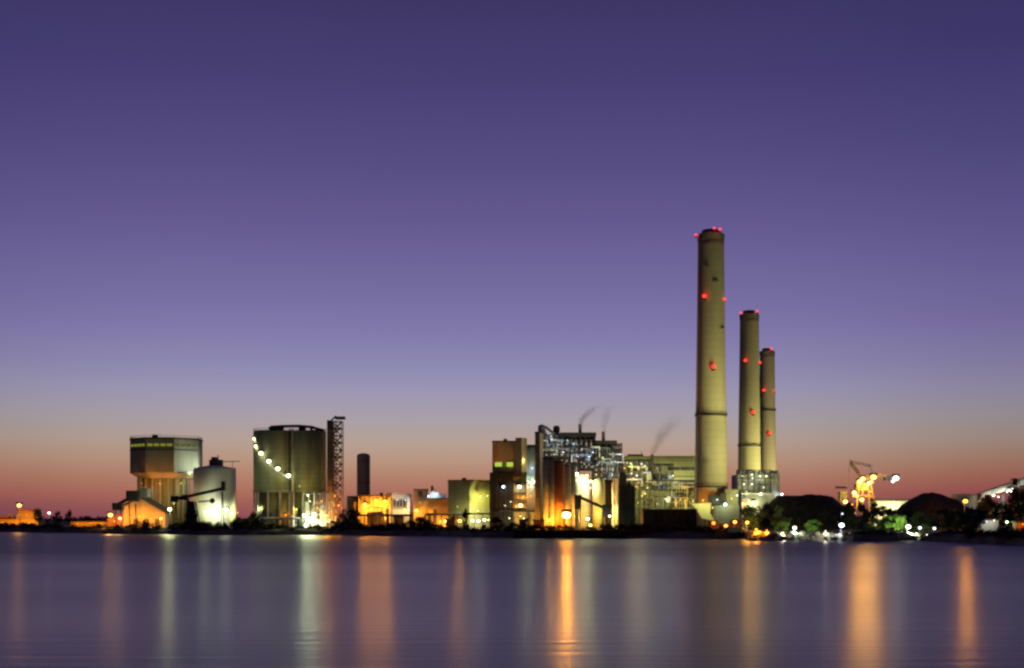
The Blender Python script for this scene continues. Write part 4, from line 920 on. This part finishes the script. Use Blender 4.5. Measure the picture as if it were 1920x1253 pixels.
# rocks along the lit shore
rk = random.Random(12)
def rockmesh(seed):
    rn = random.Random(seed); m = MB(); m.ball((0, 0, 0), 1, 7, 5, .7)
    m.v = [tuple(c * (1 + rn.uniform(-.25, .25)) for c in v) for v in m.v]
    return m
protos = [rockmesh(s).build('boulder', ROCK) for s in range(4)]
cnt = 0
for k in range(140):
    px = rk.uniform(1445, 1600) if k < 60 else rk.uniform(1640, 1770) if k < 104 else rk.uniform(1404, 1446)
    Y = shore_y(px) + rk.uniform(0, 9); s_ = rk.uniform(.5, 1.3)
    o = protos[k] if k < 4 else protos[k % 4].copy()
    if k >= 4: COL.objects.link(o)
    o.location = ((px - 960) * Y / F, Y, max(.1, min(2.6, (Y - shore_y(px)) * .33)) + .1); o.scale = (s_ * 1.3, s_, s_); o.rotation_euler = (0, 0, rk.uniform(0, 6))
    if k >= 104: tag(o, 'orange lit boulder on the bank right of the barge', 'boulder', 'orange lit boulders by the barge')
    elif k < 60: tag(o, 'pale lit boulder on the bank below the broad coal heap', 'boulder', 'boulders on the bank below the broad coal heap')
    else: tag(o, 'pale lit boulder on the bank beneath the bright green tree', 'boulder', 'boulders on the bank beneath the bright green tree')

# ------------------------------------------------------------------ vegetation
def crown_mesh(seed, w_, h_, z0, n_, leaf_s, clumps):
    rn = random.Random(seed); m = MB()
    cl = []
    for i in range(clumps):
        a = rn.uniform(0, 2 * PI); q = rn.random() ** .5; zz = rn.random()
        env = math.sin(PI * (.12 + .83 * zz)) ** .7
        cl.append((Vector((math.cos(a) * q * w_ / 2 * env, math.sin(a) * q * w_ / 2 * env, z0 + h_ * (.08 + .84 * zz))), w_ * rn.uniform(.13, .24)))
    for i in range(n_):
        c, r = rn.choice(cl)
        d = Vector((rn.gauss(0, 1), rn.gauss(0, 1), rn.gauss(0, .8)))
        if d.length < .01: continue
        d = d.normalized() * r * (rn.random() ** .45)
        p = c + d; u = Vector((rn.uniform(-1, 1), rn.uniform(-1, 1), rn.uniform(-1, 1))).normalized(); v = u.orthogonal().normalized()
        s_ = leaf_s * rn.uniform(.6, 1.3)
        m.add([p - u * s_, p + v * s_ * .6, p + u * s_, p - v * s_ * .6], [(0, 1, 2, 3)])
    return m, cl
def trunk_mesh(seed, h_, r, cl):
    rn = random.Random(seed); m = MB(); top = Vector((rn.uniform(-.4, .4), rn.uniform(-.4, .4), h_ * .75))
    m.bar((0, 0, -.3), top * .5, r, 7, r * .75); m.bar(top * .5, top, r * .75, 7, r * .35)
    for c, q in cl[:7]:
        s_ = top * rn.uniform(.4, .95); m.bar(s_, c, r * .35, 5, r * .12)
    return m
TP = []
for k in range(5):
    cm, cl = crown_mesh(100 + k, 1 * 9, 9, 2.2, 900, .55, 16)
    TP.append((cm, trunk_mesh(k, 11, .3, cl)))
BP = []
for k in range(4):
    cm, cl = crown_mesh(200 + k, 8, 4.6, -.3, 620, .42, 12)
    BP.append((cm, trunk_mesh(20 + k, 4, .14, cl)))
CM = {}
def plant(kind, k, px, Y, top, wpx, label, cat, group, lm=LEAF, base=GZ, rot=0):
    bank = TP if kind == 'tree' else BP
    t = T(kind, label, cat, px, Y, base, group)
    key = (kind, k, lm.name)
    H, Wd = (11.3, 9.6) if kind == 'tree' else (4.6, 8.6)
    sz = max(.15, t.z(top) / H); sx = wpx * t.s / Wd
    if key not in CM:
        c = bank[k][0].build('crown' if kind == 'tree' else 'foliage', lm, t.o); tr = bank[k][1].build('trunk' if kind == 'tree' else 'stems', BARK, t.o); CM[key] = (c, tr)
    else:
        c, tr = [q.copy() for q in CM[key]]
        for q in (c, tr): COL.objects.link(q); q.parent = t.o
    t.o.scale = (sx, sx, sz); t.o.rotation_euler = (0, 0, rot)
    return t
rv = random.Random(77)
# dark bank planting from the left edge to the quay
def fringe(px):
    pts = [(-30, 984), (70, 980), (140, 985), (200, 984), (240, 982), (275, 974), (310, 986), (355, 972), (400, 980), (430, 978), (470, 968), (520, 985), (560, 986), (620, 983), (660, 980), (700, 983), (760, 978), (800, 976), (830, 985), (900, 986), (950, 975), (985, 980), (1030, 985), (1120, 985), (1150, 978), (1200, 982), (1300, 985), (1400, 985)]
    for (a, ya), (b_, yb) in zip(pts, pts[1:]):
        if a <= px <= b_: return ya + (yb - ya) * (px - a) / (b_ - a)
    return 985
k = 0; px = -30
while px < 1390:
    w_ = rv.uniform(22, 40); Y = shore_y(px) + rv.uniform(8, 16)
    seg = 'left' if px < 480 else 'centre' if px < 930 else 'right'
    lab = {'left': 'low dark bush on the bank below the octagonal tower and white silo', 'centre': 'low dark bush on the bank below the twin silos and warehouse', 'right': 'low dark bush along the bank behind the black quay'}[seg]
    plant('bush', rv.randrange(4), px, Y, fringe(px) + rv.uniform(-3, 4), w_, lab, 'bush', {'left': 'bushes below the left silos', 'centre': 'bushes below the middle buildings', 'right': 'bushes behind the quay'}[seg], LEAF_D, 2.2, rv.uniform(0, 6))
    px += rv.uniform(11, 17)
for a, top, w_, lb in ((72, 955, 22, 'dark tree right of the orange works at left edge'), (109, 956, 12, 'slim dark tree right of the faint pink lamp'), (129, 958, 14, 'round dark tree at the end of the long orange wall'), (165, 968, 30, 'low spreading dark tree behind the long orange wall')):
    plant('tree', rv.randrange(5), a, 830, top, w_, lb, 'tree', None, LEAF_D, GZ, rv.uniform(0, 6))
for a, top, w_, lb in ((655, 951, 40, 'dark leafy tree before the round olive tank'), (633, 975, 34, 'low dark tree right of the lattice tower foot'), (478, 962, 22, 'dark tree at the left foot of the twin silos'), (360, 958, 30, 'dark tree below the inclined conveyor'), (930, 970, 24, 'dark tree before the black lower block'), (790, 966, 40, 'dark tree in front of the narrow brown building'), (873, 955, 14, 'slim dark tree before the olive corner building'), (982, 970, 22, 'dark tree below the lit annex')):
    plant('tree', rv.randrange(5), a, shore_y(a) + 24, top, w_, lb, 'tree', None, LEAF_D, 2.6, rv.uniform(0, 6))
# wooded right shore
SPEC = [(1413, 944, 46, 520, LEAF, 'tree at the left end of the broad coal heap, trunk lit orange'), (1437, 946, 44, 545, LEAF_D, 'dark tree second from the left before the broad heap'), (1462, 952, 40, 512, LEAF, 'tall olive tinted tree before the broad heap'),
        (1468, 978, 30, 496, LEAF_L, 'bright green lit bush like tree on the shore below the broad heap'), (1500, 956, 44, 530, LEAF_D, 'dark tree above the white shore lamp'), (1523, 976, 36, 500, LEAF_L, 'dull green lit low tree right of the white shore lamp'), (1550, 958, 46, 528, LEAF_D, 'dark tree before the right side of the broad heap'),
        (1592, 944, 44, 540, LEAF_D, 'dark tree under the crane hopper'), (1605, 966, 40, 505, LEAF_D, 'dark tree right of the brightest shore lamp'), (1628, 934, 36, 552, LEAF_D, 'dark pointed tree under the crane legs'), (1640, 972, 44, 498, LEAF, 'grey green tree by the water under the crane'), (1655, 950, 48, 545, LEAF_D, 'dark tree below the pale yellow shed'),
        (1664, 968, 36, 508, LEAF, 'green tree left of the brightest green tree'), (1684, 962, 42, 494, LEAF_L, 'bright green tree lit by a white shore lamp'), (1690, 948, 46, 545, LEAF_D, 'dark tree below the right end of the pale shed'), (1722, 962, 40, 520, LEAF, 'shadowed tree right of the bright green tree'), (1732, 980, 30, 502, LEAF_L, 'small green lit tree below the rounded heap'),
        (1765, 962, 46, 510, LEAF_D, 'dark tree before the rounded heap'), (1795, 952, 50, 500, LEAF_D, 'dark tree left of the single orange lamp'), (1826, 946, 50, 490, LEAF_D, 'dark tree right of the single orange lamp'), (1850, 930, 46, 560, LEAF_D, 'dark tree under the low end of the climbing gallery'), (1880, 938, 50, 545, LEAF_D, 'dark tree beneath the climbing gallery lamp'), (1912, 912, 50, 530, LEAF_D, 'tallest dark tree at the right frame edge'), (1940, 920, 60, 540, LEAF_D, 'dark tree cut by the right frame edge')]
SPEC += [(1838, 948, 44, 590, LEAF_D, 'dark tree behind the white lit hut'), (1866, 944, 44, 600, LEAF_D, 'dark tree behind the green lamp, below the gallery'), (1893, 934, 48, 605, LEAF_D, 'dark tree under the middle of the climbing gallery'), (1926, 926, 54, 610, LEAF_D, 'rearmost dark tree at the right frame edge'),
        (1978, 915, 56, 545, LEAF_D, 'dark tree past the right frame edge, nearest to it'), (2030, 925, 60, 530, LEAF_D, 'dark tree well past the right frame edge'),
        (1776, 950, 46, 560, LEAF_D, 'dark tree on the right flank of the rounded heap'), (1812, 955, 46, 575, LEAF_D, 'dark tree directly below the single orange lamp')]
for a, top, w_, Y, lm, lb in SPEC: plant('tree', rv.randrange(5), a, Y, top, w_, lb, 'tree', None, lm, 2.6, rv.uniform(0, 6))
px = 1600
while px < 1960:
    Y = shore_y(px) + rv.uniform(5, 14)
    if px < 1760: lab, gp, lm = 'low leafy bush on the shore between the two brightest shore lamps', 'bushes between the shore lamps', LEAF
    else: lab, gp, lm = 'low black bush on the dark shore right of the lit rocks', 'bushes on the dark right shore', LEAF_D
    if px < 1668 or px > 1755:
        plant('bush', rv.randrange(4), px, Y, rv.uniform(988, 997) if px < 1760 else rv.uniform(984, 996), rv.uniform(26, 42), lab, 'bush', gp, lm, 1.8, rv.uniform(0, 6))
    px += rv.uniform(10, 16)
# far-off wood along the horizon
m = MB(); rw = random.Random(3)
for k in range(5200):
    px = rw.uniform(-400, 2300); Y = rw.uniform(1500, 1650); h_ = (4.5 + 3.5 * mnoise.noise(Vector((px * .02, 0, 1)))) * 1.1 + 2
    p = Vector(((px - 960) * Y / F, Y, GZ + rw.random() * h_)); u = Vector((rw.uniform(-1, 1), rw.uniform(-.3, .3), rw.uniform(-1, 1))).normalized(); v = u.orthogonal().normalized(); s_ = rw.uniform(1.0, 2.2)
    m.add([p - u * s_, p + v * s_ * .7, p + u * s_, p - v * s_ * .7], [(0, 1, 2, 3)])
tag(m.build('distant_wood', LEAF_D), 'thin dark line of far-off woods along the horizon', 'woods', kind='stuff')

# ------------------------------------------------------------------ steam plumes (volumes)
def plume(label, px, py, Y, X, L, r0, r1, dens, colr, power=1.6):
    """a soft drifting plume: a volume box whose density follows a bent, widening axis"""
    m = MB(); m.box(min(0, X) - r1 - .5, max(0, X) + r1 + .5, -r1 - .5, r1 + .5, 0, L)
    mt = bpy.data.materials.new('steam'); mt.use_nodes = True; nn = mt.node_tree; nn.nodes.clear(); K_ = nn.links
    def M(op, a, b_=None, c_=None):
        q = nn.nodes.new('ShaderNodeMath'); q.operation = op
        for i, v in enumerate((a, b_, c_)):
            if v is None: continue
            if isinstance(v, (int, float)): q.inputs[i].default_value = v
            else: K_.new(v, q.inputs[i])
        return q.outputs[0]
    o_ = nn.nodes.new('ShaderNodeOutputMaterial'); pv = nn.nodes.new('ShaderNodeVolumePrincipled'); pv.inputs['Color'].default_value = (*colr, 1)
    tcn = nn.nodes.new('ShaderNodeTexCoord'); sp = nn.nodes.new('ShaderNodeSeparateXYZ'); K_.new(tcn.outputs['Object'], sp.inputs[0])
    zt = M('DIVIDE', sp.outputs['Z'], L)
    nz = nn.nodes.new('ShaderNodeTexNoise'); nz.inputs['Scale'].default_value = .28; nz.inputs['Detail'].default_value = 3; K_.new(tcn.outputs['Object'], nz.inputs['Vector'])
    wob = M('MULTIPLY', M('SUBTRACT', nz.outputs[0], .5), M('MULTIPLY', zt, r1 * 1.6))
    dx = M('ADD', M('SUBTRACT', sp.outputs['X'], M('MULTIPLY', M('POWER', zt, power), X)), wob)
    rr_ = M('MULTIPLY_ADD', zt, r1 - r0, r0)
    q = M('DIVIDE', M('SQRT', M('ADD', M('MULTIPLY', dx, dx), M('MULTIPLY', sp.outputs['Y'], sp.outputs['Y']))), rr_)
    body = M('MAXIMUM', M('SUBTRACT', 1.0, q), 0.0)
    fade = M('POWER', M('MAXIMUM', M('SUBTRACT', 1.0, zt), 0.0), 1.2)
    d = M('MULTIPLY', M('MULTIPLY', M('MULTIPLY', body, fade), M('MULTIPLY', nz.outputs[0], 2.0)), dens)
    K_.new(d, pv.inputs['Density']); K_.new(pv.outputs[0], o_.inputs['Volume'])
    s_ = Y / F
    o = m.build('steam_plume', mt, None, loc=((px - 960) * s_, Y, EYE - (py - HZ) * s_))
    tag(o, label, 'steam')
plume('dark steam plume bending right from the left vent stack', 1088.5, 797, 659, 12, 11.0, 1.3, 4.6, .42, (.30, .28, .22), 1.9)
plume('faint straight steam plume above the right vent stack', 1132.5, 811, 659, 4.4, 15.0, 1.3, 4.6, .18, (.36, .32, .28), 2.2)
plume('broad grey steam plume left of the tallest chimney', 1224, 851, 655, 12.5, 19.5, 1.8, 7.4, .19, (.34, .32, .30), 1.25)
